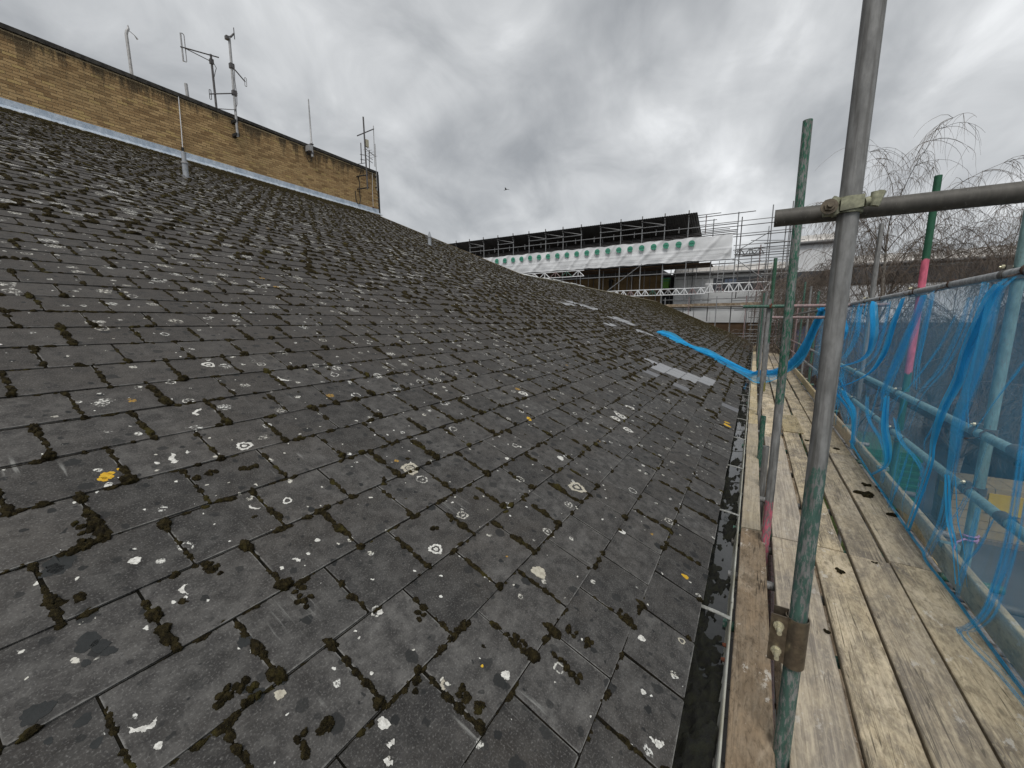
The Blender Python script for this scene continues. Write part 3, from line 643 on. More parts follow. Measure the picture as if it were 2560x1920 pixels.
# individual cushions copied from the photograph
for y, s, ry, rs in ((0.25, 1.736, .045, .02), (0.469, 1.126, .02, .05), (0.449, 1.168, .045, .022), (0.824, 0.81, .042, .022), (0.538, 0.914, .05, .028), (1.015, 0.967, .03, .02), (0.355, 2.028, .03, .035), (0.333, 1.96, .03, .022),
                     (0.583, 1.614, .02, .05), (1.444, 0.449, .018, .06), (1.28, 0.439, .02, .07), (1.721, 0.328, .03, .02), (0.922, 0.664, .018, .07), (1.217, 0.623, .022, .07), (0.745, 1.319, .024, .05), (0.927, 2.096, .05, .02), (0.777, 2.119, .05, .02), (1.435, 1.691, .02, .02), (1.392, 1.254, .022, .02), (1.506, 1.233, .022, .02)):
    m_ = max(1, int(max(ry, rs) / .012))
    for q in range(m_ * 2):
        moss(y + random.uniform(-1, 1) * ry, s + random.uniform(-1, 1) * rs, random.uniform(.009, .017), random.uniform(.009, .017), random.uniform(.009, .015), random.random() * 3)
o = blobs('roof_moss', items, M['moss'], None); tag(o, 'dark olive and brown moss cushions in the joints of the slate roof', 'moss', kind='stuff')

# ------------------------------------------------------------------ lichen colonies drawn one by one (thin crusts)
def crust(mb, y, s, r, kind, asp=1.0, rot=0.0):
    r = r * (1.15 if r > .011 else .95)
    n = 26 if kind != 'dot' else 14; vin = []; ph = rng.uniform(0, 6.28, 3)
    def pt(rad, a, h=0.0016):
        j = 1 + .10 * math.sin(3 * a + ph[0]) + .07 * math.sin(7 * a + ph[1]) + rng.normal(0, .045) + .05 * math.sin(11 * a + ph[2]); x = rad * j * math.cos(a) * asp; w = rad * j * math.sin(a)
        yy = y + x * math.cos(rot) - w * math.sin(rot); ss = s + x * math.sin(rot) + w * math.cos(rot); return RP(yy, ss, surf(ss) + h)
    if kind in ('disk', 'dot'):
        v = [pt(0.001, 0)] + [pt(r, 2 * math.pi * i / n) for i in range(n)]; mb.add(v, [(0, i + 1, (i + 1) % n + 1) for i in range(n)])
    else:
        gaps = rng.uniform(0, 6.28, 3); arc = 6.28 if kind == 'ring' else 3.4
        for i in range(n):
            a0 = arc * i / n; a1 = arc * (i + 1) / n
            if kind == 'broken' and any(abs((a0 - gg + 3.14) % 6.28 - 3.14) < .55 for gg in gaps): continue
            w0 = r * (.62 if kind != 'crescent' else 1 - .62 * math.sin(math.pi * i / n)); w1 = r * (.62 if kind != 'crescent' else 1 - .62 * math.sin(math.pi * (i + 1) / n))
            mb.add([pt(w0, a0), pt(r, a0), pt(r, a1), pt(w1, a1)], [(0, 1, 2, 3)])
        if kind == 'ring' and r > .02:
            v = [pt(0.001, 0)] + [pt(r * .33, 2 * math.pi * i / 12) for i in range(12)]; mb.add(v, [(0, i + 1, (i + 1) % 12 + 1) for i in range(12)])
wl, cl_, yl_, dl = MB(), MB(), MB(), MB()
for y, s, r, k in ((1.002, 2.267, .030, 'ring'), (0.751, 2.301, .045, 'broken'), (0.973, 2.654, .034, 'broken'), (1.237, 3.218, .03, 'ring'), (1.571, 2.914, .032, 'crescent'), (1.301, 1.159, .026, 'ring'), (0.815, 1.061, .026, 'broken'), (0.27, 1.241, .021, 'crescent'),
                   (0.273, 1.162, .009, 'disk'), (0.838, 1.48, .024, 'broken'), (0.93, 1.515, .010, 'disk'), (0.421, 1.787, .014, 'disk'), (1.076, 0.593, .014, 'disk'), (1.433, 0.147, .011, 'disk'), (1.303, 0.064, .022, 'broken'), (1.288, 0.054, .012, 'disk'), (0.959, 1.794, .016, 'ring'), (0.837, 1.833, .016, 'crescent'),
                   (0.657, 0.717, .026, 'broken'), (4.39, 1.173, .05, 'ring'), (4.227, 1.179, .04, 'ring'), (4.848, 1.192, .05, 'ring'), (6.053, 0.919, .06, 'broken'), (3.541, 2.012, .04, 'ring'), (2.75, 1.173, .022, 'disk'), (0.493, 1.579, .018, 'crescent'), (0.91, 1.083, .011, 'disk'), (1.616, 1.349, .016, 'broken'), (1.639, 1.265, .014, 'broken'), (0.476, 1.548, .006, 'dot'), (4.096, 0.998, .04, 'ring')):
    crust(wl, y, s, r, k, 1 + .25 * random.random(), random.random() * 3)
for q in range(70):
    y = random.uniform(0.1, 7); s = random.uniform(.05, 6.5); r = random.choice((.003, .004, .005, .007, .010, .014)) * random.uniform(.8, 1.3)
    crust(wl, y, s, r, random.choice(('dot', 'dot', 'disk', 'crescent', 'broken')) if r > .008 else 'dot', random.uniform(.8, 1.7), random.random() * 3)
for y, s, r, k in ((1.628, 1.68, .042, 'ring'), (1.628, 1.68, .02, 'disk'), (1.607, 0.741, .030, 'disk'), (2.505, 0.918, .05, 'ring'), (0.528, 1.072, .012, 'disk'), (1.823, 0.055, .014, 'ring'), (0.904, 0.726, .020, 'broken')): crust(cl_, y, s, r, k, 1.1, random.random() * 3)
for y, s, r in ((0.486, 2.29, .017), (0.505, 2.303, .010), (0.532, 2.317, .007), (0.472, 2.274, .012), (0.548, 2.324, .004), (2.311, 0.112, .014), (6.265, 0.106, .04), (6.428, 0.118, .03), (1.039, 0.676, .005), (3.079, 1.669, .02)): crust(yl_, y, s, r, 'disk', 1.3, random.random() * 3)
for y, s, r in ((0.124, 1.425, .021), (0.534, 1.288, .017), (0.247, 1.558, .022), (0.264, 1.526, .016), (0.484, 1.113, .015), (0.554, 1.106, .012), (0.269, 1.899, .030), (0.246, 1.881, .02), (0.227, 1.493, .010), (0.274, 1.493, .012), (0.469, 1.147, .010), (0.184, 1.341, .012), (0.188, 1.265, .011), (0.126, 1.341, .008)): crust(dl, y, s, r, 'disk', 1.25, random.random() * 3)
for mb, mt, lb in ((wl, 'lichen', 'white rings and flecks of lichen on the grey slates'), (cl_, 'cream_lichen', 'large cream lichen rosettes on the grey slates'), (yl_, 'yellow_lichen', 'bright yellow lichen patches on the grey slates'), (dl, 'dark_algae', 'smooth black algae spots on the nearest slates')):
    tag(mb.build('lichen', M[mt]), lb, 'lichen', kind='stuff')

# ------------------------------------------------------------------ brick parapet wall
WK = 1.68; MB.xf = module(WK)
WX = -10.65; WY1 = 9.42; WZ0, WZ1 = 4.90, 6.17
wall = empty('brick_parapet_wall', (WX, 3, WZ0), 'yellow brick parapet wall with dark coping above the slate roof', 'wall')
MB().box((WX - 5.5, -4, WZ0 - 1.2), (WX - 0.006, WY1 - 0.006, WZ1 - 0.02)).build('wall_core', M['mortar'], wall)
bm_ = bpy.data.meshes.new('brick'); BL, BH = 0.158, 0.0502; hb = (0.008, BL / 2 - 0.0045, BH / 2 - 0.0045)
bm_.from_pydata([tuple(v * np.array(hb) * WK) for v in CUBE_V], [], CUBE_F.tolist()); bm_.materials.append(M['brick'])
br = []
nrow = int((WZ1 - 0.02 - WZ0) / BH)
for r_ in range(nrow):
    z = WZ0 + 0.02 + BH * r_ + BH / 2; off = BL / 2 if r_ % 2 else 0.0; y = WY1 - BL / 2 - off
    while y > -3.8: br.append((WX - 0.004 + random.gauss(0, .0012), y, z + random.gauss(0, .0012))); y -= BL
br = np.array([MB.xf(p) for p in br]); hb = tuple(h * WK for h in hb); rk = shown(br, (1, 0, 0)); od = np.argsort(-rk); bigb = set(od[:300].tolist())
for i in od[:300]:
    o = bpy.data.objects.new('brick', bm_); col.objects.link(o); set_parent(o, wall); o.location = br[i]
rs_ = [i for i in range(len(br)) if i not in bigb]
V = (CUBE_V * np.array(hb))[None] + br[rs_][:, None, :]; F = CUBE_F[None] + (np.arange(len(rs_)) * 8)[:, None, None]
o = np_mesh('bricks', V.reshape(-1, 3), F.reshape(-1, 4), M['brick'], wall, rnd=np.repeat(rng.random(len(rs_)), 6)); o['kind'] = 'stuff'
y = -4.0
while y < WY1:
    y2 = min(y + 0.95, WY1 + 0.03); MB().box((WX - 0.42, y, WZ1 - 0.015 + random.gauss(0, .003)), (WX + 0.035, y2 - 0.006, WZ1 + 0.055)).build('coping_stone', M['coping'], wall); y = y2
y = -4.0
while y < WY1:
    y2 = min(y + 1.35, WY1 + 0.01); d = random.uniform(0, .004); a0, a1 = RP(0, S_TOP - 0.18), RP(0, S_TOP + 0.02)
    pl = MB(); x0 = WX + 0.012 + d
    prof = [(x0, 5.09), (x0 + .004, 4.985), (x0 + 0.03, 4.955), (x0 + 0.10, 4.915), (x0 + .098, 4.909), (x0 + .022, 4.945), (x0 - .008, 4.98), (x0 - .008, 5.09)]
    v = [(p[0], yy, p[1]) for yy in (y, y2 + 0.03) for p in prof]; k = len(prof)
    pl.add(v, [tuple(range(k)), tuple(range(2 * k - 1, k - 1, -1))] + [(i, i + k, (i + 1) % k + k, (i + 1) % k) for i in range(k)])
    o = pl.build('lead_flashing', M['lead'], wall)
    MB().box((x0 + .085, y, 4.899), (x0 + .108, y2 + .03, 4.9155)).build('flashing_edge', M['lead_edge'], o); y = y2
MB().box((WX - 0.05, WY1 - 0.004, 4.6), (WX + 0.024, WY1 + 0.045, WZ1 - 0.02)).build('corner_trim', M['coping'], wall)

# ------------------------------------------------------------------ antennas and pipes on the wall
def capsule_loop(mb, p0, p1, w, wd, r):
    """long closed loop (folded dipole) between p0 and p1, w wide along wd"""
    p0, p1, wd = Vector(p0), Vector(p1), Vector(wd).normalized(); up = (p1 - p0).normalized(); pts = []
    c0, c1 = p0 + up * w / 2, p1 - up * w / 2
    for i in range(9): a = math.pi * i / 8; pts.append(c1 + wd * (w / 2 * math.cos(a)) + up * (w / 2 * math.sin(a)))
    for i in range(9): a = math.pi + math.pi * i / 8; pts.append(c0 + wd * (w / 2 * math.cos(a)) + up * (w / 2 * math.sin(a)))
    pts.append(pts[0]); mb.path(pts, r, 6, False)
t = empty('bent_pole', (-12, 3.99, 6.15), 'lone grey pole with bent tip behind the left end of the brick wall', 'pole')
MB().path([(-12, 3.99, 6.1), (-12, 3.985, 7.6), (-12, 4.0, 7.67), (-12, 4.035, 7.735), (-12, 4.03, 7.80)], [.03, .028, .028, .022, .010], 10).build('pole', M['pale_metal'], t, True)
MB().path([(-12, 4.04, 7.70), (-12, 4.12, 7.66), (-12, 4.17, 7.60)], [.006, .006, .02], 6).build('tip_fitting', M['pale_metal'], t, True)
t = empty('stub_aerial', (-11.2, 4.66, 6.2), 'short thick grey stub aerial standing just above the coping', 'antenna')
MB().path([(-11.2, 4.664, 6.15), (-11.2, 4.662, 6.46), (-11.2, 4.662, 6.47), (-11.2, 4.655, 6.735), (-11.2, 4.655, 6.745)], [.018, .018, .032, .032, .012], 10).build('rod', M['pale_metal'], t, True)
MB().box((-11.26, 4.60, 6.16), (-11.14, 4.73, 6.2)).build('base_plate', M['dark_metal'], t)
t = empty('folded_dipole_mast', (-11.2, 5.22, 6.2), 'mast behind the wall carrying a long boom with a tall folded dipole loop', 'antenna')
MB().tube((-11.2, 5.222, 6.15), (-11.2, 5.22, 7.60), .024, 10).build('mast', M['dark_metal'], t, True)
MB().tube((-11.2, 4.63, 7.452), (-11.0, 5.29, 7.51), .014, 8).build('boom', M['dark_metal'], t, True)
MB().tube((-11.2, 4.72, 7.465), (-11.2, 5.19, 7.45), .009, 8).build('brace', M['dark_metal'], t, True)
mb = MB(); capsule_loop(mb, (-11.2, 4.688, 7.185), (-11.2, 4.692, 7.745), .066, (0, 1, 0), .009); mb.build('dipole_loop', M['pale_metal'], t, True)
MB().tube((-11.2, 4.657, 7.18), (-11.2, 4.662, 7.735), .017, 8).build('dipole_bar', M['pale_metal'], t, True)
MB().box((-11.235, 5.185, 7.40), (-11.165, 5.255, 7.50)).build('clamp', M['dark_metal'], t)
MB().path([(-11.17, 5.25, 7.42), (-11.16, 5.29, 7.34), (-11.17, 5.26, 7.24), (-11.18, 5.225, 7.1)], .007, 6).build('cable', M['black'], t, True)
mb = MB()
for q in range(5): mb.path([(-11.1 + random.uniform(-.05, .05), 5.0 + q * .07, 6.24), (-11.05, 5.08 + q * .07, 6.36 + .03 * (q % 2)), (-11.1, 5.2 + q * .04, 6.24)], .008, 5)
mb.build('cable_coil', M['dark_metal'], t, True)
t = empty('three_arm_mast', (-10.5, 5.28, 5.7), 'tallest pale mast bolted to the brick face with three dipole arms', 'antenna')
MB().path([(-10.5, 5.276, 5.72), (-10.5, 5.29, 6.7), (-10.5, 5.304, 7.77)], .026, 12).build('mast', M['pale_metal'], t, True)
MB().path([(-10.5, 5.24, 7.735), (-10.5, 5.34, 7.80), (-10.5, 5.415, 7.905)], [.02, .02, .016], 8).build('top_arm', M['dark_metal'], t, True)
MB().tube((-10.5, 5.416, 7.79), (-10.5, 5.416, 8.02), .009, 6).build('top_dipole', M['dark_metal'], t, True)
MB().box((-10.54, 5.225, 7.70), (-10.46, 5.285, 7.77)).build('top_clamp', M['dark_metal'], t)
MB().tube((-10.5, 5.30, 7.19), (-10.5, 5.562, 6.99), .013, 8).build('arm', M['dark_metal'], t, True)
mb = MB(); capsule_loop(mb, (-10.5, 5.565, 6.90), (-10.5, 5.57, 7.085), .04, (0, 1, 0), .007); mb.build('dipole_loop', M['pale_metal'], t, True)
MB().tube((-10.5, 5.36, 6.665), (-10.5, 4.785, 6.40), .012, 8).build('arm', M['dark_metal'], t, True)
mb = MB(); capsule_loop(mb, (-10.5, 4.80, 6.30), (-10.5, 4.805, 6.495), .035, (0, 1, 0), .007); mb.build('dipole_loop', M['dark_metal'], t, True)
for z in (7.19, 6.64): MB().box((-10.54, 5.255, z - .05), (-10.46, 5.34, z + .05)).build('arm_clamp', M['dark_metal'], t)
for z in (5.77, 6.05): MB().box((-10.645, 5.235, z - .03), (-10.475, 5.315, z + .03)).build('wall_bracket', M['black'], t)
MB().path([(-10.46, 5.33, 7.15), (-10.455, 5.31, 6.9), (-10.46, 5.325, 6.6), (-10.46, 5.31, 6.4), (-10.47, 5.27, 6.28), (-10.52, 5.15, 6.25), (-10.7, 5.0, 6.25)], .008, 6).build('cable', M['dark_metal'], t, True)
t = empty('wall_conduit', (-10.6, 4.23, 4.93), 'thin white conduit running down the brick face to the lead flashing', 'pipe')
MB().path([(-10.625, 4.256, 6.15), (-10.62, 4.235, 5.5), (-10.62, 4.217, 5.06)], .0085, 8).build('conduit', M['white_pipe'], t, True)
MB().box((-10.645, 4.20, 5.10), (-10.60, 4.235, 5.16)).build('clip', M['black'], t)
t = empty('whip_aerial', (-10.5, 7.12, 5.9), 'single tapering whip aerial bracketed to the middle of the brick wall', 'antenna')
MB().path([(-10.5, 7.116, 5.89), (-10.5, 7.117, 6.25), (-10.5, 7.118, 6.26), (-10.5, 7.12, 6.85), (-10.5, 7.121, 7.30)], [.03, .03, .022, .018, .013], 10).build('rod', M['pale_metal'], t, True)
MB().box((-10.64, 7.02, 6.02), (-10.46, 7.09, 6.16)).build('junction_box', M['pale_metal'], t)
for z in (5.98, 6.20): MB().box((-10.645, 7.085, z - .015), (-10.465, 7.155, z + .015)).build('bracket', M['dark_metal'], t)
MB().path([(-10.6, 7.05, 6.02), (-10.61, 7.03, 5.86), (-10.61, 7.08, 5.78), (-10.61, 7.15, 5.82), (-10.61, 7.16, 5.95)], .008, 6).build('cable', M['black'], t, True)
t = empty('cross_aerial', (-10.3, 8.72, 5.5), 'dark cross-armed aerial mast on black brackets near the end of the brick wall', 'antenna')
MB().path([(-10.3, 8.723, 5.47), (-10.3, 8.70, 7.45)], .022, 10).build('mast', M['dark_metal'], t, True)
MB().tube((-10.3, 8.45, 6.85), (-10.3, 9.07, 7.265), .015, 8).build('cross_arm', M['dark_metal'], t, True)
MB().tube((-10.3, 9.062, 7.35), (-10.3, 9.045, 6.2), .011, 8).build('hanging_rod', M['pale_metal'], t, True)
MB().box((-10.33, 8.735, 6.66), (-10.27, 8.83, 6.86)).build('amplifier_box', M['cream_box'], t)
MB().tube((-10.3, 8.563, 6.70), (-10.3, 8.552, 6.13), .014, 8).build('side_rod', M['dark_metal'], t, True)
for z, z2 in ((6.37, 6.42), (6.24, 6.28)): MB().tube((-10.3, 8.52, z), (-10.3, 8.74, z2), .010, 6).build('side_arm', M['dark_metal'], t, True)
for z in (5.86, 5.50): MB().path([(-10.645, 8.63, z), (-10.5, 8.66, z), (-10.28, 8.75, z + .02)], .018, 8).build('wall_bracket', M['black'], t, True)
MB().path([(-10.62, 8.66, 5.85), (-10.60, 8.70, 5.7), (-10.62, 8.68, 5.55), (-10.62, 8.70, 5.2), (-10.62, 8.66, 5.08), (-10.62, 8.58, 5.08), (-10.62, 8.54, 5.2), (-10.62, 8.53, 5.42)], .011, 6).build('cable', M['black'], t, True)
MB().path([(-10.5, 8.70, 6.15), (-10.45, 8.64, 6.0), (-10.6, 8.66, 5.8)], .008, 6).build('cable', M['black'], t, True)
MB().path([(-10.32, 8.70, 6.2), (-10.6, 8.45, 6.12), (-11, 8.3, 6.16)], .008, 6).build('cable', M['black'], t, True)
t = empty('yagi_aerial', (-10.7, 9.15, 6.2), 'small television aerial with short rods on a thin mast at the wall end', 'antenna')
MB().tube((-10.7, 9.17, 6.15), (-10.7, 9.2, 6.80), .015, 8).build('mast', M['dark_metal'], t, True)
MB().tube((-10.75, 9.06, 6.83), (-10.65, 9.40, 6.66), .009, 6).build('boom', M['dark_metal'], t, True)
for q in range(5): MB().tube((-10.85, 9.10 + q * .07, 6.80 - q * .035), (-10.55, 9.10 + q * .07, 6.80 - q * .035), .005, 5).build('element', M['pale_metal'], t, True)
for z in (6.58, 6.48): MB().tube((-10.7, 9.08, z + .03), (-10.7, 9.32, z - .02), .008, 6).build('side_rod', M['dark_metal'], t, True)
t = empty('corner_pole', (-10.58, 9.33, 5.5), 'thin pale pole strapped beside the dark corner of the brick wall', 'pole')
MB().tube((-10.58, 9.335, 5.62), (-10.58, 9.34, 7.0), .011, 8).build('rod', M['pale_metal'], t, True)
for z in (5.72, 6.05): MB().box((-10.645, 9.315, z), (-10.57, 9.355, z + .02)).build('bracket', M['dark_metal'], t)
t = empty('thin_drop_cable', (-10.63, 9.2, 5.1), 'thin pale cable dropping down the bricks near the wall corner', 'cable')
MB().path([(-10.632, 9.22, 6.14), (-10.632, 9.19, 5.6), (-10.632, 9.185, 5.12)], .006, 6).build('wire', M['white_pipe'], t, True)
MB().box((-10.645, 9.17, 5.09), (-10.615, 9.20, 5.12)).build('clip', M['rust'], t)
MB.xf = None
def roof_vent(y, s, h, r, name, label, cone):
    p = RP(y, s, 0.0); t = empty(name, tuple(p), label, 'vent')
    p = Vector(p)
    MB().path([p + Vector((0, 0, -.05)), p + Vector((0, 0, h * .55))], r, 14).build('pipe', M['grey_pipe'], t, True)
    MB().path([p + Vector((0, 0, h * .55)), p + Vector((0, 0, h * .62))], r * 1.25, 14).build('collar', M['pale_metal'], t, True)
    MB().path([p + Vector((0, 0, h * .62)), p + Vector((0, 0, h))], [r * (1.1 if cone else .8), r * (.25 if cone else .8)], 14).build('cap', M['grey_pipe'], t, True)
    q = RP(y, s, .014); MB().obox(q, (0, r * 2.2, 0), UP * r * 3, NRM * .004).build('flashing_plate', M['new_slate2'], t)
roof_vent(5.183, 13.922, .60, .062, 'vent_pipe', 'pale grey vent pipe standing on the slates below the brick wall', False)
roof_vent(12.209, 11.783, .50, .065, 'vent_pipe', 'small white vent with a pointed cap near the far roof edge', True)

# ------------------------------------------------------------------ gutter
gut = empty('eaves_gutter', (-0.05, 0, -0.1), 'weathered cream gutter full of black moss and water along the slate eaves', 'gutter')
prof = [(-.175, .012), (-.172, -.035), (-.15, -.075), (-.11, -.098), (-.07, -.104), (-.03, -.095), (-.004, -.068), (.006, -.03), (.008, 0), (.013, .006), (.019, .004), (.020, -.006), (.015, -.03), (.004, -.076), (-.026, -.106), (-.07, -.116), (-.114, -.109), (-.158, -.083), (-.181, -.038), (-.183, .012)]
L0 = -1.0
for a, b in ((-1.2, 2.35), (2.35, 5.35), (5.35, 8.35), (8.35, 11.35), (11.35, 16), (16, 22), (22, 28), (28, 34.2)):
    k = len(prof); dz = random.gauss(0, .0015); v = [(p[0], yy, p[1] + dz) for yy in (a, b - .004) for p in prof]
    tr = MB().add(v, [(i, (i + 1) % k, (i + 1) % k + k, i + k) for i in range(k)]).build('trough', M['gutter'], gut, True)
    if a > 0:
        pj = [(x * 1.02 + .002, z * 1.04 - .001) for x, z in prof]; v = [(p[0], yy, p[1]) for yy in (a - .05, a + .05) for p in pj]
        MB().add(v, [(i, (i + 1) % k, (i + 1) % k + k, i + k) for i in range(k)]).build('joint_collar', M['gutter'], tr, True)
for y, z in ((1.93, -.02), (2.03, -.02)): MB().path([(.004, y, z), (-.012, y, z)], [.011, .007], 8).build('rusty_bolt', M['rust'], gut, True)
yb_ = [1.0, 2.2, 3.51, 4.71, 5.93] + [7.15 + 1.22 * i for i in range(22)]
for y in yb_:
    MB().add([], []).path([(-.20, y, .036), (-.16, y, .030), (-.06, y, .018), (.012, y, .012)], .001, 4) if False else None
    b = MB()
    for (x0, z0), (x1, z1) in (((-.20, .034), (-.06, .022)), ((-.06, .022), (.014, .010))):
        b.add([(x0, y - .012, z0), (x1, y - .012, z1), (x1, y + .012, z1), (x0, y + .012, z0), (x0, y - .012, z0 + .004), (x1, y - .012, z1 + .004), (x1, y + .012, z1 + .004), (x0, y + .012, z0 + .004)], CUBE_F.tolist())
    b.build('bracket', M['steel_bar'], gut)
MB().add([(-.17, -1.2, -.068), (.004, -1.2, -.068), (.004, 34.2, -.068), (-.17, 34.2, -.068)], [(0, 1, 2, 3)]).build('water', M['water'], gut)
nx, ny = 15, 1500; gx = np.linspace(-.168, .002, nx); gy = -1.2 + (np.linspace(0, 1, ny) ** 1.6) * 31
X, Yg = np.meshgrid(gx, gy, indexing='ij')
hh = np.zeros_like(X)
for fq, am in ((3, .014), (8, .016), (19, .018), (43, .017), (90, .012)):
    for q in range(3): a = rng.uniform(0, 6.28); p = rng.uniform(0, 6.28); hh += am * .6 * np.sin(fq * (X * 2.2 * math.cos(a) + Yg * math.sin(a)) + p + 1.5 * np.sin(Yg * fq * .37 + q))
hh += rng.normal(0, .004, X.shape); Z = -.055 + hh - .028 * np.clip((Yg - 2.0) / 2, 0, .9); idx = np.arange(nx * ny).reshape(nx, ny)
Fq = np.stack([idx[:-1, :-1], idx[1:, :-1], idx[1:, 1:], idx[:-1, 1:]], -1).reshape(-1, 4)
o = np_mesh('gutter_moss', np.stack([X, Yg, np.clip(Z, -.098, -.002)], -1).reshape(-1, 3), Fq, M['gutter_moss'], None, True); tag(o, 'black wet moss and silt filling the gutter', 'moss', kind='stuff')

# ------------------------------------------------------------------ near scaffold
TR = 0.0262
sc = empty('access_scaffold', (0.7, 6, GZ), 'tube scaffold walkway with wooden boards running along the roof eaves', 'scaffold')
def tube(name, a, b, mat, parent=sc, r=TR, lab=None, n=18):
    o = MB().hollow(a, b, r, .004, n).build(name, M[mat], parent, True)
    if lab: o['label'] = lab
    return o
def coupler(parent, c, ax1, ax2, mat='old_coupler', s=1.0, bolt=True):
    c = Vector(c); a1 = Vector(ax1).normalized(); a2 = Vector(ax2).normalized(); nn = a1.cross(a2).normalized(); b = MB()
    b.hollow(c - nn * TR - a1 * .024 * s, c - nn * TR + a1 * .024 * s, TR + .006, .005, 14)
    b.hollow(c + nn * TR - a2 * .024 * s, c + nn * TR + a2 * .024 * s, TR + .006, .005, 14)
    b.obox(c, a1 * .026, a2 * .026, nn * .006)
    b.obox(c - nn * TR + a2 * (TR + .014), a1 * .020, a2 * .012, nn * .012); b.obox(c + nn * TR + a1 * (TR + .014), a2 * .020, a1 * .012, nn * .012)
    o = b.build('coupler', M[mat], parent, True)
    if bolt:
        q = c - nn * TR + a2 * (TR + .018); k = MB(); k.path([q + nn * .018, q - nn * .034], .006, 8); k.path([q - nn * .014, q - nn * .026], .0125, 6); k.build('bolt', M['brass'], o)
        q = c + nn * TR + a1 * (TR + .018); k = MB(); k.path([q - nn * .018, q + nn * .034], .006, 8); k.path([q + nn * .014, q + nn * .026], .0125, 6); k.build('bolt', M['brass'], o)
    return o
# inner standards
P1 = (.205, 1.55)
tube('standard', (P1[0], P1[1], -1.2), (P1[0] + .004, P1[1] + .01, 4.2), 'tube_p1', lab='nearest inner standard, bare grey with a worn green foot')
tube('standard', (.190, 3.17, -1.2), (.178, 3.21, 2.76), 'tube_p2', lab='inner standard with flaking green paint above and pink paint at its foot')
tube('standard', (.178, 7.7, -1.2), (.172, 7.72, 1.9), 'tube_grey', r=.03, lab='third inner standard, grey below with a green tube beside it')
tube('standard', (.205, 7.78, .4), (.20, 7.80, 2.54), 'tube_p3')
tube('standard', (.185, 4.32, -1.0), (.182, 4.30, .40), 'tube_grey', lab='short grey stub rising between the boards')
tube('standard', (.170, 5.2, -1.0), (.165, 5.2, .50), 'tube_green', lab='short green stub rising between the boards')
for i, y in enumerate((12.2, 16.4, 20.6, 24.8, 29.0)): tube('standard', (.19, y, -1), (.19, y, 2.3 + .2 * (i % 2)), ('tube_grey', 'tube_green')[i % 2], n=8)
# transverse tube on the nearest standard
tb = tube('transom', (.027, 1.606, 1.878), (2.2, 1.60, 1.872), 'tube_dark', lab='dull brown-grey tube crossing in front at eye level')
cp1 = MB(); c = Vector((.207, 1.555, 1.880)); nn = Vector((0, -1, 0))
# right-angle coupler: strap round the standard, saddle on the cross tube
cp1.hollow(c - Vector((0, 0, .022)), c + Vector((0, 0, .022)), TR + .007, .006, 18)
cp1.obox(c + Vector((.002, -.032, .002)), (.026, 0, .003), (0, .004, 0), (0, 0, .017)); cp1.path([c + Vector((-.030, -.022, -.026)), c + Vector((-.044, -.020, .0)), c + Vector((-.030, -.022, .022))], [.012, .019, .012], 10); cp1.obox(c + Vector((-.046, -.016, -.003)), (.015, 0, 0), (0, .014, 0), (0, 0, .021)); cp1.path([c + Vector((.028, -.026, .0)), c + Vector((.046, -.020, .004)), c + Vector((.060, -.006, .004))], [.013, .014, .010], 10)
o = cp1.build('coupler', M['old_coupler'], sc, True); o['label'] = 'flaking cream right-angle coupler clamping the eye-level tube'
k = MB(); q = c + Vector((-.050, -.034, -.003)); k.path([q, q + nn * .006], .021, 16); k.path([q + nn * .004, q + nn * .018], .014, 6); k.path([q + nn * .018, q + nn * .034], .0075, 10); k.build('bolt', M['clamp_steel'], o)
k = MB(); q = c + Vector((.052, -.028, .006)); k.path([q - Vector((0, 0, .018)), q + Vector((0, 0, .018))], .012, 10); k.path([q + nn * .004 - Vector((0, 0, .02)), q + nn * .004 + Vector((.012, 0, .018))], .009, 8); k.build('hinge_pin', M['old_coupler'], o, True)
# sleeve coupler with two bolts
b = MB(); zc0, zc1 = .375, .555; v = []; n_ = 20
for z in (zc0, zc1):
    for rr in (TR + .0085, TR + .005):
        for i in range(n_ + 1): a = R(150) + R(300) * i / n_; v.append((P1[0] + rr * math.cos(a), P1[1] + rr * math.sin(a), z))
k = n_ + 1; fs = []
for i in range(n_): fs += [(i, i + 1, 2 * k + i + 1, 2 * k + i), (k + i + 1, k + i, 3 * k + i, 3 * k + i + 1), (i + 1, i, k + i, k + i + 1), (2 * k + i, 2 * k + i + 1, 3 * k + i + 1, 3 * k + i)]
b.add(v, fs); b.obox((P1[0] - .050, P1[1] - .019, .465), (.026, 0, 0), (0, .002, 0), (0, 0, .088)); b.obox((P1[0] - .046, P1[1] + .016, .470), (.022, 0, 0), (0, .002, 0), (0, 0, .094))
b.obox((P1[0] + .006, P1[1] - TR - .0095, .463), (.012, 0, -.001), (0, .0018, 0), (0, 0, .0025))
o = b.build('sleeve_coupler', M['clamp_steel'], sc, True); o['label'] = 'shiny brown steel sleeve coupler with two bolts on the nearest standard'
for z in (.515, .42):
    k = MB(); q = Vector((P1[0] - .052, P1[1] - .021, z)); k.path([q, q + nn * .004], .016, 14); k.path([q + nn * .004, q + nn * .018], .0125, 6); k.path([q + nn * .018, q + nn * .044], .0075, 10); k.build('bolt', M['brass'], o)
# cross tube at the third standard
tube('transom', (-.19, 7.66, 1.785), (.40, 7.66, 1.782), 'tube_green'); tube('transom', (.405, 7.66, 1.782), (1.6, 7.66, 1.78), 'tube_pinkish')
coupler(sc, (.19, 7.69, 1.785), (1, 0, 0), (0, 0, 1), 'rust')
tube('transom', (.2, 9.4, 1.62), (1.3, 9.4, 1.62), 'tube_pinkish', n=8)
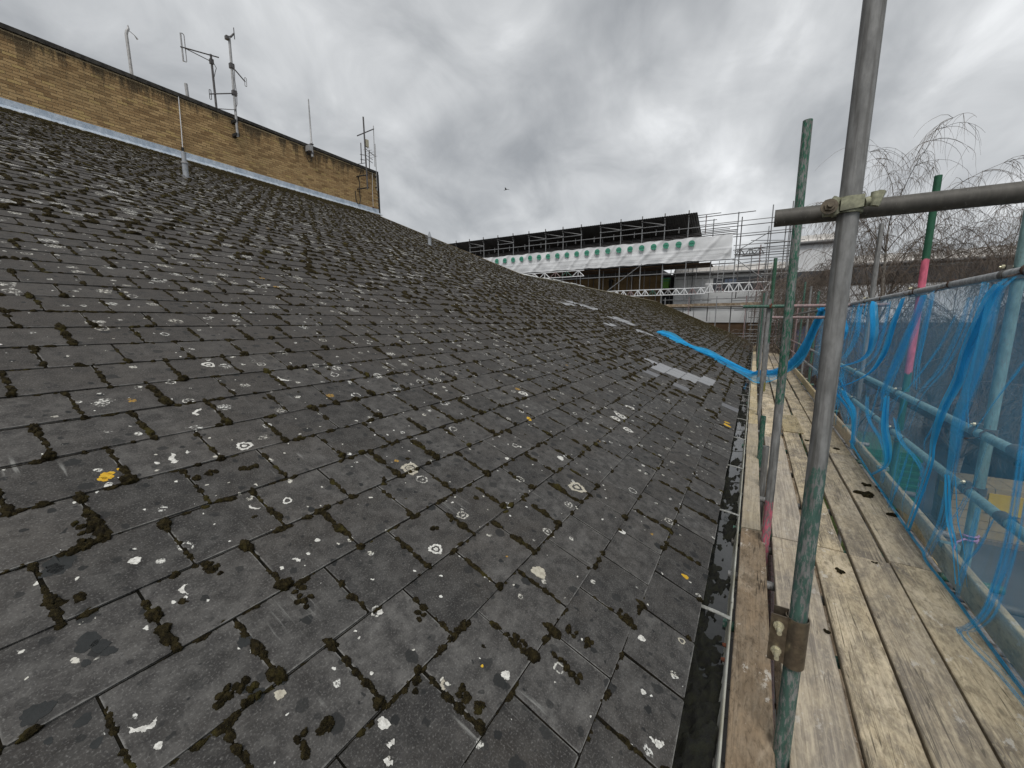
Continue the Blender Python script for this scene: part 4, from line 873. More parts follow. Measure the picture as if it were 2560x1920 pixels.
# ledgers and transoms under the deck
for z in (-.115,): 
    tube('ledger', (.135, -1.5, z - .05), (.135, 31, z - .05), 'tube_grey', n=10); tube('ledger', (1.215, -1.5, z - .05), (1.215, 31, z - .05), 'tube_grey', n=10)
ty = [0.3, 1.44, 2.25, 2.75, 3.2, 3.42, 4.15, 5.0, 5.9, 6.8] + [7.9 + 1.2 * i for i in range(19)]
for i, y in enumerate(ty):
    tube('transom', (-.02, y, -.066), (1.42, y, -.064), ('tube_grey', 'tube_dark', 'tube_green')[i % 3], n=10)
MB().path([(.205, 1.44, -.066), (.226, 1.44, -.066)], TR + .0012, 18).build('yellow_tape', M['brass'], sc, True)
for z in (-2.1, -4.1):
    for x in (.2, 1.25): tube('ledger', (x, -1.5, z), (x, 31, z), 'tube_grey', n=8)
    for i in range(18): tube('transom', (-.02, .8 + 1.7 * i, z - .05), (1.4, .8 + 1.7 * i, z - .05), 'tube_grey', n=8)
tube('brace', (.30, 0.2, -2.2), (.30, 5.2, -.2), 'tube_pinkish', n=8)
# outer standards
OX = 1.25
outer = [(1.7, 2.9, 'tube_grey'), (3.43, 2.95, 'tube_teal'), (5.0, 2.78, 'tube_pink'), (6.78, 2.74, 'tube_grey'), (8.6, 2.62, 'tube_grey'), (10.3, 2.70, 'tube_green')] + [(12.1 + 1.75 * i, 2.5 + .25 * ((i * 7) % 3 - 1), ('tube_green', 'tube_grey', 'tube_green', 'tube_pinkish')[i % 4]) for i in range(12)]
for i, (y, z, mt) in enumerate(outer):
    lb = {1: 'outer standard behind the blue net nearest the right edge', 2: 'outer standard painted green at the top and pink in the middle', 3: 'plain grey outer standard beyond the pink one'}.get(i)
    tube('standard', (OX, y, GZ), (OX - .006, y + .01, z), mt, lab=lb, n=16 if i < 5 else 8)
for z, mt, nm in ((1.815, 'tube_light', 'guard_rail'), (.90, 'tube_teal', 'guard_rail'), (.535, 'tube_teal', 'guard_rail')):
    cuts = [-1.5, 2.98, 9.2, 15.4, 21.6, 31.0] if z < 1 else [-1.5, 4.3, 10.4, 16.4, 22.5, 31.0]
    for i in range(len(cuts) - 1):
        z0 = z - .012 * i; tube(nm, (1.195, cuts[i] + .005, z0 + .003), (1.195, cuts[i + 1] - .005, z0 - .006), mt if i < 2 else ('tube_grey', 'tube_pinkish')[i % 2], n=16 if i < 2 else 8)
    for i, (y, _, _) in enumerate(outer[:7]): coupler(sc, ((OX + 1.195) / 2, y + .004, z - .006 - (.012 if y > 4 else 0)), (0, 1, 0), (0, 0, 1), 'tube_dark', bolt=i < 4)
for y, z in ((2.98, .90), (2.98, .535), (9.2, .89)): MB().hollow((1.195, y - .045, z - .004), (1.195, y + .045, z - .004), TR + .007, .005, 14).build('rail_joint', M['tube_dark'], sc, True)
for a, b, z in ((2.6, 7.5, .80), (3.3, 9.5, .76)): tube('spare_tube', (1.33, a, z), (1.35, b, z - .02), 'tie', n=8)
# far end guard rails
for z in (.35, .6, 1.0, 1.3, 1.8, 2.2): tube('guard_rail', (-.4, 31.2 + .1 * z, z), (1.7, 31.2 + .1 * z, z), 'tube_grey', n=8)
for x in (-.25, .35, .9, 1.5): tube('standard', (x, 31.4, GZ), (x, 31.4, 2.6), 'tube_grey', n=8)
# rail ties
for y, z in ((3.30, .90), (3.36, .535), (4.35, .90), (4.60, .535), (5.35, .89), (5.6, .53), (3.2, 1.815), (4.15, 1.815), (4.9, 1.81), (6.0, 1.80)):
    mb = MB(); pts = [(1.195 + (TR + .004) * math.cos(a), y + .01 * a / 6, z + (TR + .004) * math.sin(a)) for a in np.linspace(0, 12.5, 22)]; mb.path(pts + [(1.13, y + .03, z - .03), (1.12, y + .05, z - .07 * random.random())], .0035, 5); mb.build('tie', M['tie'], sc, True)

# boards ------------------------------------------------
def board(name, x0, x1, y0, y1, z0, z1, mat, rot=0.0, lab=None, cut=None):
    # real board: slightly bowed edges, eased arrises, hoop-iron nicks at the ends
    n = 10 if y0 < 12 else 3; e_ = .004; v = []; f = []
    secs = [(-1, 0), (-1, 1), (1, 1), (1, 0)]
    ring = [(x0, z0), (x0, z1 - e_), (x0 + e_, z1), (x1 - e_, z1), (x1, z1 - e_), (x1, z0)]
    jit = [random.gauss(0, .0014) for _ in range(n + 1)]; jz = [random.gauss(0, .0012) for _ in range(n + 1)]; jt = random.gauss(0, .002)
    for i in range(n + 1):
        t = i / n; y = y0 + (y1 - y0) * t
        for (x, z) in ring: v.append((x + jit[i] * (1 if x < (x0 + x1) / 2 else -.6) + rot * (y - (y0 + y1) / 2), y, z + (jz[i] + jt * (x - x0) / (x1 - x0) if z > z0 else 0)))
    k = len(ring)
    for i in range(n):
        for j in range(k): q = (j + 1) % k; f.append((i * k + j, i * k + q, (i + 1) * k + q, (i + 1) * k + j))
    f += [tuple(range(k)), tuple(n * k + j for j in range(k - 1, -1, -1))]
    o = MB().add(v, f).build(name, M[mat], sc)
    if lab: o['label'] = lab
    return o
rows = [(.231, .447), (.466, .655), (.668, .866), (.882, 1.105)]
joins = [[-1.4, 3.30, 6.3, 10.1, 14.0, 17.9, 21.8, 25.7, 30.6], [-1.4, 3.31, 6.95, 10.8, 14.7, 18.6, 22.4, 26.3, 30.6], [-1.4, 3.29, 6.1, 9.9, 13.8, 17.7, 21.6, 25.5, 30.6], [-1.4, 3.33, 5.9, 9.7, 13.5, 17.4, 21.3, 25.2, 30.6]]
for r_, (x0, x1) in enumerate(rows):
    for i in range(8):
        a, b = joins[r_][i], joins[r_][i + 1]; dx = random.gauss(0, .003) if i else 0
        board('deck_board', x0 + dx, x1 + dx - (.012 if i and r_ < 3 else 0), a + .006, b - .006, -.038, random.gauss(0, .002) if i else .0, 'deck_wood', random.gauss(0, .0006))
for i in range(8):
    a, b = [(-1.4, 3.33), (3.35, 7.0), (7.02, 10.6), (10.6, 14.5), (14.5, 18.4), (18.4, 22.3), (22.3, 26.2), (26.2, 30.6)][i]
    board('inner_board', .034, .186 if i == 0 else .160, a, b - .01, -.032, .006 if i == 0 else .0, 'brown_wood' if i == 0 else 'toe_wood', lab='dark brown board lying against the gutter' if i == 0 else None)
for i in range(8):
    a, b = [(-1.4, 3.42), (3.44, 5.95), (5.97, 9.9), (9.9, 13.8), (13.8, 17.7), (17.7, 21.6), (21.6, 25.5), (25.5, 30.6)][i]
    o = board('toe_board', 1.128 + (.008 if i % 2 else 0), 1.164 + (.008 if i % 2 else 0), a, b, .002, .155 + random.gauss(0, .004), 'toe_wood')
for y in (1.6, 3.43, 5.0, 6.78):
    MB().box((1.12, y - .02, .135), (1.21, y + .02, .166)).build('toe_board_clip', M['tube_teal'], sc)
for r_ in range(5):
    for i in range(4): MB().box((.22 + .235 * r_, -1.4 + 8 * i, -2.03), (.22 + .235 * r_ + .22, 6.55 + 8 * i, -1.992)).build('lower_deck_board', M['brown_wood'], sc)
# a loose ledge board on the far walkway and a pale sheet of ply
MB().box((.47, 6.7, .004), (.70, 7.9, .016)).build('deck_board', M['toe_wood'], sc)

# ------------------------------------------------------------------ moss dropped on the boards
for i, (x, y, rr, lb) in enumerate(((.985, 4.55, .045, 'largest dark moss clump lying on the boards beside the toe board'), (1.04, 4.85, .028, 'dark moss clump just behind the largest one on the boards'), (1.08, 4.18, .03, 'dark moss clump against the toe board, nearer than the others'), (.58, 3.03, .018, 'small dark moss crumb near the board joint'), (.70, 6.35, .022, 'moss crumb far along the boards'), (.985, 6.1, .03, 'oval moss clump far along the boards at the toe board'), (.44, 2.36, .012, 'tiny moss crumbs beside the sleeve coupler'), (.79, 3.25, .012, 'moss crumb in the board joint'))):
    its = [((x + random.gauss(0, rr * .5), y + random.gauss(0, rr * .5), .004), rr * random.uniform(.5, .8), rr * random.uniform(.4, .7), rr * .4, random.random() * 3, 2) for q in range(5)]
    o = blobs('moss_clump', its, M['moss'], None, (np.array([1., 0, 0]), np.array([0, 1., 0]), np.array([0, 0, 1.]))); tag(o, lb, 'moss clump', 'moss clumps fallen on the boards')

# ------------------------------------------------------------------ blue debris netting
net = empty('debris_netting', (1.15, 5, 0), 'torn translucent blue debris netting hung along the outer guard rails', 'netting')
ny, nz = 170, 36; Yv = np.linspace(-1.2, 10.4, ny); T = np.linspace(0, 1, nz); V = np.zeros((ny, nz, 3))
for i, y in enumerate(Yv):
    zt = 1.80 - .004 * y; zb = .02 + .05 * math.sin(y * 2.1) + .03 * math.sin(y * 5.3); zb = max(zb, .004) + (.0 if y < 5.8 else min(.40, (y - 5.8) * .2))
    for j, t in enumerate(T):
        sag = math.sin(math.pi * t); x = 1.162 - .046 * t - .008 * sag - .010 * math.sin(y * 9 + t * 3) * (.15 + sag) - .007 * math.sin(y * 23 + 4 * t) * sag
        V[i, j] = (x, y + .05 * math.sin(t * 4 + y), zt + (zb - zt) * t)
idx = np.arange(ny * nz).reshape(ny, nz); Fq = np.stack([idx[:-1, :-1], idx[1:, :-1], idx[1:, 1:], idx[:-1, 1:]], -1).reshape(-1, 4)
np_mesh('net_panel', V.reshape(-1, 3), Fq, M['net'], net, True)
def catmull(pts, n=8):
    P = [np.array(p, float) for p in pts]; P = [2 * P[0] - P[1]] + P + [2 * P[-1] - P[-2]]; out = []
    for i in range(1, len(P) - 2):
        for k in range(n):
            t = k / n; a, b, c, d = P[i - 1:i + 3]; out.append(.5 * ((2 * b) + (-a + c) * t + (2 * a - 5 * b + 4 * c - d) * t * t + (-a + 3 * b - 3 * c + d) * t ** 3))
    out.append(P[-2]); return out
def ribbon(name, pts, w, mat, parent, wdir=(0, 1, 0), curl=.4, layers=2, taper=True):
    """a gathered fold: a few narrow overlapping strips that twist about the same line"""
    c = catmull(pts); n = len(c); mb = MB(); wd = np.array(wdir, float)
    for l in range(layers):
        ph = random.uniform(0, 6.28); off = rng.normal(0, .008, 3); ww = w * random.uniform(.25, 1.25); v = []; f = []; m_ = 5
        for i, p in enumerate(c):
            t = i / (n - 1); s = ww * ((.35 + .65 * math.sin(math.pi * min(1, t * 1.15 + .12))) if taper else 1)
            for j in range(m_):
                u = j / (m_ - 1) - .5; ang = curl * math.sin(3 * t + ph + u * 3)
                v.append(p + off + wd * s * u * math.cos(ang) + np.array([-1, 0, 0]) * (s * .35 * math.sin(ang + u * 5 + ph) + .006 * l))
        for i in range(n - 1):
            for j in range(m_ - 1): a = i * m_ + j; f.append((a, a + 1, a + m_ + 1, a + m_))
        mb.add(v, f)
    return mb.build(name, M[mat], parent, True)
def YZ(l, x=1.105): return [(x - .01 * math.sin(i), y, z) for i, (y, z) in enumerate(l)]
folds = [([(3.20, 1.74), (3.269, 1.652), (3.407, 1.396), (3.48, 1.2), (3.649, .983), (3.721, .749), (3.692, .564), (3.855, .034)], .09, 'net_fold'),
         ([(3.1, 1.76), (3.191, 1.675), (3.22, 1.34), (3.357, .986), (3.382, .802), (3.389, .617), (3.375, .32), (3.472, .03)], .13, 'net_thin'),
         ([(3.389, .617), (3.24, .4), (3.122, .295), (3.02, .10)], .05, 'net_fold'),
         ([(4.30, 1.75), (4.378, 1.566), (4.592, 1.329), (4.979, .913), (5.02, .80), (5.043, .70)], .15, 'net_thin'),
         ([(4.8, 1.75), (4.925, 1.538), (5.137, 1.218), (5.792, .944), (7.701, .51)], .12, 'net_fold'),
         ([(5.9, 1.76), (5.833, 1.68), (5.656, 1.359), (6.051, 1.11), (7.791, .838)], .18, 'net_fold'),
         ([(7.7, 1.76), (7.611, 1.579), (7.354, 1.389), (7.882, 1.17), (8.6, 1.05)], .30, 'net_fold'),
         ([(7.9, .60), (7.696, .528), (6.545, .47), (6.118, .353), (6.06, .1)], .10, 'net_fold'), ([(6.9, .62), (6.612, .572), (6.089, .501), (5.999, .292), (6.0, .05)], .10, 'net_fold'),
         ([(4.9, .85), (4.777, .594), (4.588, .443), (4.614, .277), (5.013, .06)], .14, 'net_fold'), ([(5.6, .75), (5.393, .559), (4.846, .454), (4.689, .334), (4.7, .1)], .08, 'net_thin'),
         ([(4.6, .72), (4.322, .591), (3.937, .55), (3.781, .461), (3.8, .2)], .07, 'net_thin'), ([(3.5, 1.7), (3.558, 1.47), (3.752, 1.231), (4.084, 1.01), (4.298, .694)], .05, 'net_thin'),
         ([(3.7, 1.6), (3.847, 1.394), (4.184, 1.134), (4.502, .955), (4.9, .8)], .04, 'net_thin'), ([(6.5, 1.74), (6.4, 1.4), (6.9, 1.1), (7.6, .95)], .09, 'net_thin'), ([(5.3, 1.74), (5.35, 1.4), (5.6, 1.15), (6.6, .85)], .05, 'net_thin'),
         ([(8.8, 1.75), (8.5, 1.3), (8.3, .9), (8.0, .5)], .22, 'net_fold'), ([(8.0, .95), (7.2, .75), (6.6, .62), (6.3, .3)], .07, 'net_thin'), ([(7.5, .92), (6.9, .70), (6.5, .55)], .05, 'net_thin')]
for l, w, mt in folds: ribbon('net_fold', YZ(l), w * .48, mt, net, layers=4 if mt == 'net_fold' else 3)
for q in range(46):
    y0 = random.uniform(2.6, 9.6); L = random.uniform(.25, .9); z0 = random.choice((1.76, 1.76, .92, .56)); sl = random.uniform(-.1, .75)
    if z0 > 1.5: L *= 1.2
    ribbon('net_crease', YZ([(y0, z0), (y0 + sl * L * .3, z0 - L * .4), (y0 + sl * L * .7 + .03, z0 - L * .75), (y0 + sl * L * 1.1, max(.03, z0 - L))], 1.115), random.uniform(.008, .03), 'net_thin', net, layers=2)
ribbon('net_fold', [(1.12, 2.95, 1.76), (1.11, 2.75, 1.2), (1.10, 2.653, .62), (1.09, 2.653, .30), (1.075, 2.66, .15), (1.04, 2.68, .05), (1.02, 2.70, .008), (1.03, 2.6, .006), (1.07, 2.4, .008), (1.09, 2.1, .008)], .034, 'net_thin', net, layers=5)
ribbon('net_hem', [(1.10, 6.06, .134), (1.11, 5.17, .065), (1.112, 3.87, .012), (1.085, 3.50, .05), (1.09, 3.42, .012), (1.105, 3.07, .008), (1.105, 2.75, .01), (1.11, 1.2, .01)], .018, 'net_fold', net, wdir=(0, 0, 1), layers=2, taper=False)
strip = empty('net_strip', (0.3, 12.3, .1), 'bright blue twisted net strip draped from the guard rail across onto the slates', 'netting')
path = [RP(14.36, 2.893, .05), RP(14.268, 2.408, .06), RP(14.076, 1.836, .07), RP(13.844, 1.233, .07), RP(13.495, 0.603, .07), np.array((-.08, 13.0, .135)), np.array((.264, 12.6, .18)), np.array((.65, 12.0, .31)), np.array((.97, 11.2, .72)), np.array((1.14, 10.55, 1.62)), np.array((1.17, 10.25, 1.79))]
for q in range(9): ribbon('net_fold', [np.array(p) + rng.normal(0, .032, 3) for p in path], random.uniform(.05, .20), 'net_fold', strip, (0, .55, .8), .9, 2, False)
for q in range(5): ribbon('net_fold', [RP(13.35 + random.gauss(0, .04), a * 1.06, .11 + .03 * random.random()) for a in (2.2 - q * .22, 2.0 - q * .22, 1.75 - q * .2)], .14, 'net_fold', strip, (0, .6, .7), 1.2, 2)
up_ = catmull(path[4:9], 10); lo_ = catmull([RP(13.44, 0.914, .03), np.array((-.12, 12.4, .10)), np.array((.1, 11.5, .07)), np.array((.36, 11.3, .12)), np.array((.70, 11.2, .36)), np.array((1.02, 10.9, .86))], 8)
k = min(len(up_), len(lo_)); v = []; f = []
for i in range(k):
    a = up_[int(i * (len(up_) - 1) / (k - 1))]; b = lo_[int(i * (len(lo_) - 1) / (k - 1))]
    for j in range(6): t = j / 5; v.append(a + (b - a) * t + np.array((0, 0, -.02 * math.sin(math.pi * t) + .008 * math.sin(i * 1.3 + j))))
for i in range(k - 1):
    for j in range(5): a = i * 6 + j; f.append((a, a + 1, a + 7, a + 6))
MB().add(v, f).build('hanging_panel', M['net'], strip, True)
ribbon('net_hem', lo_[::4], .03, 'net_fold', strip, (0, .3, .9), .6, 2, False)
t = empty('lilac_tie', (1.22, 3.40, .2), 'lilac tape tied round the outer standard by the toe board', 'tape')
mb = MB(); mb.path([(OX + (TR + .004) * math.cos(a), 3.43 + (TR + .004) * math.sin(a), .20 + .004 * a) for a in np.linspace(0, 12.5, 30)], .006, 6); mb.build('wrap', M['lilac'], t, True)
MB().path([(1.22, 3.41, .22), (1.17, 3.36, .21), (1.14, 3.30, .17)], [.006, .005, .003], 5).build('tail', M['lilac'], t, True)

# ------------------------------------------------------------------ far temporary roof on scaffolding
CZ = 1.55; FY = 42.0; MB.xf = module(1.22)
far = empty('temporary_roof_scaffold', (-15, FY, GZ), 'distant scaffold carrying a black corrugated temporary roof', 'scaffold')
def ft(name, a, b, mat='galv', r=.034, parent=far): return MB().tube(a, b, r, 6).build(name, M[mat], parent, True)
x = -5.3
while x > -37:
    v = []; f = []; n = 10
    for (yy, zz) in ((FY - .35, 9.80 + CZ), (46.2, 8.50 + CZ)):
        for th in (0, -.01):
            for i in range(n + 1): v.append((x - 1.05 * i / n, yy, zz + th + .03 * (i % 2)))
    k = n + 1
    for i in range(n): f += [(i, i + 1, 2 * k + i + 1, 2 * k + i), (k + i + 1, k + i, 3 * k + i, 3 * k + i + 1), (i, k + i, k + i + 1, i + 1)]
    f += [(0, 2 * k, 3 * k, k), (n, k + n, 3 * k + n, 2 * k + n)]
    MB().add(v, f).build('roof_sheet', M['roof_sheet'], far); x -= 1.05
MB().box((-37.2, 46.15, 5.6 + CZ), (-5.4, 46.2, 8.6 + CZ)).build('back_sheeting', M['dark_sheet'], far)
MB().box((-37.2, 42.3, 5.32 + CZ), (-4.0, 45.6, 5.40 + CZ)).build('working_deck', M['ply'], far)
SX = [-6.04 - 2.11 * i for i in range(15)]
for i, x in enumerate(SX):
    ft('standard', (x, FY, GZ), (x, FY, 9.95 + CZ), 'galv', .045); ft('standard', (x + .15, 45.8, 1), (x + .15, 45.8, 8.8 + CZ), 'dark_metal', .04)
    ft('rafter', (x + .02, FY - .3, 9.62 + CZ), (x + .02, 46, 8.3 + CZ), 'dark_metal', .05)
    MB().obox((x, FY - .1, 9.75 + CZ), (.05, 0, 0), (0, .03, 0), (0, 0, .38)).build('rafter_bracket', M['tube_green'], far)
    if i % 2 == 1 or i in (2, 6): ft('brace', (x, FY - .06, 9.1 + CZ if i % 4 else 9.65 + CZ), (x - 2.05, FY - .06, 9.6 + CZ if i % 4 else 9.1 + CZ), 'pale_metal', .035); ft('ledger', (x + .1, FY - .06, 9.05 + CZ), (x - 2.2, FY - .06, 9.05 + CZ), 'galv', .035)
    MB().obox((x - .9, FY + .6, 8.6 + CZ), (.03, 0, 0), (0, .03, 0), (0, 0, .28)).build('hanger', M['pale_metal'], far); MB().obox((x - .3, FY + 1.6, 8.45 + CZ), (.03, 0, 0), (0, .03, 0), (0, 0, .25)).build('hanger', M['galv'], far)
for z, y, mt in ((8.55, FY, 'galv'), (8.3, FY + 1.5, 'dark_metal'), (7.72, FY, 'dark_metal'), (5.50, FY, 'galv'), (4.55, FY, 'galv'), (8.05, FY + .9, 'dark_metal'), (5.3, FY + 1.2, 'dark_metal')): ft('ledger', (-37, y, z + CZ), (-2.0, y, z + CZ), mt, .042)
ft('brace', (-14.0, FY - .08, 2.8 + CZ), (-10.1, FY - .08, 5.6 + CZ), 'galv', .04)
for x, z0, z1 in ((-3.95, 0, 9.2), (-2.0, GZ, 9.55), (-1.7, 2, 9.1), (.55, GZ, 9.8), (1.6, GZ, 9.3), (1.95, GZ, 9.9), (-4.6, 8, 9.6), (-.1, 0, 6.6), (2.6, GZ, 7.4)): ft('standard', (x, FY + .3, z0 + (CZ if z0 >= 0 else 0)), (x, FY + .3, z1 + CZ), random.choice(('galv', 'galv', 'dark_metal', 'tube_pinkish')), .045)
for x0, x1, z in ((-5.3, -3.4, 9.65), (-5.3, -.7, 9.45), (-5.2, -3.7, 9.1), (-5.1, 2.0, 8.75), (-5.0, 2.2, 8.35), (-4.9, -2.6, 8.2), (-2.4, 2.9, 7.65), (-2.3, 2.4, 7.45), (-2.2, 3.0, 6.7), (-2.2, .2, 6.3), (-2.1, -.4, 6.15), (-2.1, 2.6, 5.9), (-2.0, 2.5, 5.7), (-2.2, 2.3, 5.45), (-.6, 2.4, 6.35), (-.6, 1.8, 6.1), (-.4, 2.6, 5.2), (.1, 2.8, 4.1), (.2, 2.4, 2.2), (-8, 2.6, 2.05), (-8.4, 2.5, 1.15), (-7, 2.4, -1.1), (-4, 2.4, -1.35), (-.4, 2.6, -1.9), (-.4, 2.4, -2.2)):
    ft('ledger', (x0, FY + .25, z + CZ), (x1, FY + .25, z + CZ), random.choice(('galv', 'galv', 'pale_metal', 'dark_metal')), .034)
for q in range(34):
    x = random.uniform(-1.2, 2.6); z = random.uniform(-2, 7.2)
    if q % 3: ft('ledger', (x - random.uniform(.6, 2.2), FY + random.uniform(.2, 3), z + CZ), (x + random.uniform(.3, 1.2), FY + random.uniform(.2, 3), z + CZ), random.choice(('galv', 'dark_metal')), .03)
    else: ft('standard', (x, FY + random.uniform(.5, 3), GZ), (x, FY + 1.5, z + 2 + CZ), random.choice(('galv', 'dark_metal')), .035)
for q in range(16): ft('standard', (-20.5 + q * 1.02, FY + 1.0 + (q % 3), 0), (-20.5 + q * 1.02, FY + 1.0 + (q % 3), 5.4 + CZ), 'galv', .03)
ft('brace', (-1.9, FY + .2, 6.2 + CZ), (.5, FY + .2, 7.6 + CZ), 'galv', .034); ft('brace', (-1.8, FY + .2, 5.4 + CZ), (1.0, FY + .2, 3.1 + CZ), 'galv', .034)
ft('brace', (-7.4, FY - 2, .4 + CZ), (-4.3, FY - 2, -.9 + CZ), 'pale_metal', .04)
# lattice beams
def lattice(x0, x1, z0, z1, y, n, cols):
    o = ft('lattice_beam', (x0, y, z1), (x1, y, z1), 'white_pipe', .045); ft('bottom_chord', (x0, y, z0), (x1, y, z0), 'white_pipe', .045, o); st = (x1 - x0) / n
    for i in range(n):
        xa = x0 + st * i; c = cols[i % len(cols)]; ft('lattice_post', (xa + st / 2, y, z0), (xa + st / 2, y, z1), c, .04, o); ft('lattice_brace', (xa, y, z0), (xa + st / 2, y, z1), c, .045, o); ft('lattice_brace', (xa + st / 2, y, z1), (xa + st, y, z0), c, .045, o)
lattice(-20.0, -4.2, 2.50 + CZ, 3.05 + CZ, FY - .4, 22, ('white_pipe', 'pale_metal', 'white_pipe', 'white_pipe', 'tube_pinkish', 'white_pipe', 'white_pipe', 'tube_green'))
lattice(-4.2, 1.2, 2.62 + CZ, 3.36 + CZ, FY - .4, 7, ('white_pipe', 'tube_pinkish', 'white_pipe', 'white_pipe'))
lattice(-28, -16, 4.75 + CZ, 5.35 + CZ, FY - .5, 9, ('white_pipe', 'white_pipe', 'tube_pinkish', 'tube_green')); lattice(-2.0, .2, 5.85 + CZ, 6.4 + CZ, FY + .5, 3, ('galv',))
# access deck with boards, toe boards
for i, (a, b) in enumerate(((-8.6, -5.0), (-5.0, -1.2), (-1.2, 2.6))): MB().box((a + .02, FY - 1.2, 1.33 + CZ + .02 * i), (b, FY - 1.16, 1.58 + CZ + .02 * i)).build('toe_board', M['brown_wood'], far)
MB().box((-8.6, FY - 1.1, 1.26 + CZ), (2.6, FY + .6, 1.31 + CZ)).build('access_deck', M['brown_wood'], far)
for x in (-7.5, -5.4, -3.1, -.8, 1.4): ft('standard', (x, FY - 1.2, GZ), (x, FY - 1.2, 2.2 + CZ), ('tube_pinkish', 'galv')[int(x * 10) % 2], .04)
# ladder
lad = empty('ladder', (-2.9, FY - .6, 2 + CZ), 'grey ladder leaning in the far scaffold below the white sheeting', 'ladder')
for x in (-3.3, -2.85): MB().tube((x, FY - .6, 2.6 + CZ), (x + .1, FY - .1, 5.4 + CZ), .03, 6).build('stile', M['galv'], lad, True)
for i in range(10): MB().tube((-3.29 + .01 * i, FY - .58 + .05 * i, 2.75 + CZ + .27 * i), (-2.84 + .01 * i, FY - .58 + .05 * i, 2.75 + CZ + .27 * i), .018, 5).build('rung', M['galv'], lad, True)
# white sheeting with printed discs
ban = empty('white_sheeting', (-15, FY - .1, 5.5 + CZ), 'long white scaffold sheet printed with a row of green discs', 'banner')
nx, nz = 700, 26; X0, X1 = -30.5, -2.3; V = np.zeros((nx, nz, 3)); lines = [.0, .42, .80, 1.0]
for i in range(nx):
    x = X0 + (X1 - X0) * i / (nx - 1)
    for j in range(nz):
        t = j / (nz - 1); z = 5.54 + 2.1 * t + .03 * math.sin(x * 1.9) * (abs(t - .5) * 2) + (.02 * math.sin(x * 5.1) if j in (0, nz - 1) else 0)
        y = FY - .12 - .055 * math.sin((x + t * 1.7) * 1.48 + math.sin(x * .6) * 2) * (.4 + .6 * math.sin(math.pi * t)) - .07 * max(0, math.sin((x - t * 1.9) * 2.97 + 2 * math.sin(x * .41))) ** 4 - .012 * math.sin((x * .8 - t * 2.2) * 5.3 + 3 * math.sin(x * .9)) - (.03 if abs(t - .44) < .03 else 0)
        V[i, j] = (x, y, z + CZ)
idx = np.arange(nx * nz).reshape(nx, nz); Fq = np.stack([idx[:-1, :-1], idx[1:, :-1], idx[1:, 1:], idx[:-1, 1:]], -1).reshape(-1, 4)
np_mesh('sheet', [MB.xf(p) for p in V.reshape(-1, 3)], Fq, M['sheet'], ban, True)
for z in (5.98, 6.02): MB().path([(X0 + (X1 - X0) * q / 40, FY - .27, z + CZ + .01 * math.sin(q)) for q in range(41)], .008, 4).build('lacing_cord', M['logo_grey'], ban)
for i in range(20):
    x = -5.62 - 1.135 * i; z = 7.13 + CZ + .01 * math.sin(i); y = FY - .30
    v = [(x, y, z)] + [(x + .275 * math.cos(a), y, z + .275 * math.sin(a)) for a in np.linspace(0, 2 * math.pi, 25)[:-1]]
    lg = MB().add(v + [(x + .05, y, z - .25), (x + .20, y, z - .19), (x + .17, y, z - .35)], [(0, (q + 1) % 24 + 1, q + 1) for q in range(24)] + [(24 + 1, 24 + 2, 24 + 3)]).build('printed_disc', M['logo'], ban)
    mb = MB(); xx = x - .215
    for q in range(6):
        w = .05 + .02 * ((q * 5) % 2); hgt = .09 + .05 * (q in (0, 3)); mb.box((xx, y - .004, z - .06), (xx + w * .55, y - .002, z - .06 + hgt)); mb.box((xx + w * .3, y - .0035, z - .06 + .035 * (q % 2)), (xx + w, y - .0025, z - .03 + .05 * (q % 2))); xx += .072
    mb.build('lettering', M['logo_dark'], lg); mb = MB(); xx = x - .2
    for q in range(9): mb.box((xx, y - .003, z - .42), (xx + .03, y - .001, z - .385)); xx += .045
    mb.build('caption', M['logo_grey'], lg)

# ------------------------------------------------------------------ far buildings
b1 = empty('brown_brick_building', (-17, 47, GZ), 'flat roofed brown brick building under the white sheeting', 'building')
MB().box((-30, 46.5, GZ), (-9.05, 60, 4.95 + CZ)).build('wall', M['far_brick'], b1); MB().box((-30.1, 46.35, 4.951 + CZ), (-8.95, 60.1, 5.45 + CZ)).build('roof_edge', M['dark_band'], b1)
for x in (-20.5, -15.9, -12.2): MB().box((x, 46.44, 1 + CZ), (x + .12, 46.495, 4.9 + CZ)).build('wall_strip', M['ply'], b1)
MB().path([(-14.6, 46.3, 3.2 + CZ), (-14.6, 46.3, 4.3 + CZ), (-14.5, 46.2, 4.7 + CZ)], [.18, .2, .3], 8).build('wall_vent', M['black'], b1, True)
bn = empty('green_bin', (-8.35, 45.3, 3.2 + CZ), 'lime green ribbed bin in the dark gap beside the pale grey building', 'bin')
MB().add([(-8.7, 45, 3.3 + CZ), (-8.1, 45, 3.3 + CZ), (-8.1, 45.6, 3.3 + CZ), (-8.7, 45.6, 3.3 + CZ), (-8.8, 44.9, 4.35 + CZ), (-8.0, 44.9, 4.35 + CZ), (-8.0, 45.7, 4.35 + CZ), (-8.8, 45.7, 4.35 + CZ)], CUBE_F.tolist()).build('body', M['green_bin'], bn)
MB().box((-8.85, 44.85, 4.352 + CZ), (-7.95, 45.75, 4.46 + CZ)).build('lid', M['green_metal'], bn); MB().box((-8.83, 44.86, 4.1 + CZ), (-7.97, 44.93, 4.18 + CZ)).build('rib', M['green_metal'], bn)
MB().box((-9.0, 44.7, 3.2 + CZ), (-7.7, 46, 3.29 + CZ)).build('landing', M['ply'], far); MB().box((-9.05, 46.6, GZ), (-7.7, 47, 4.9 + CZ)).build('dark_backing', M['dark_sheet'], far)
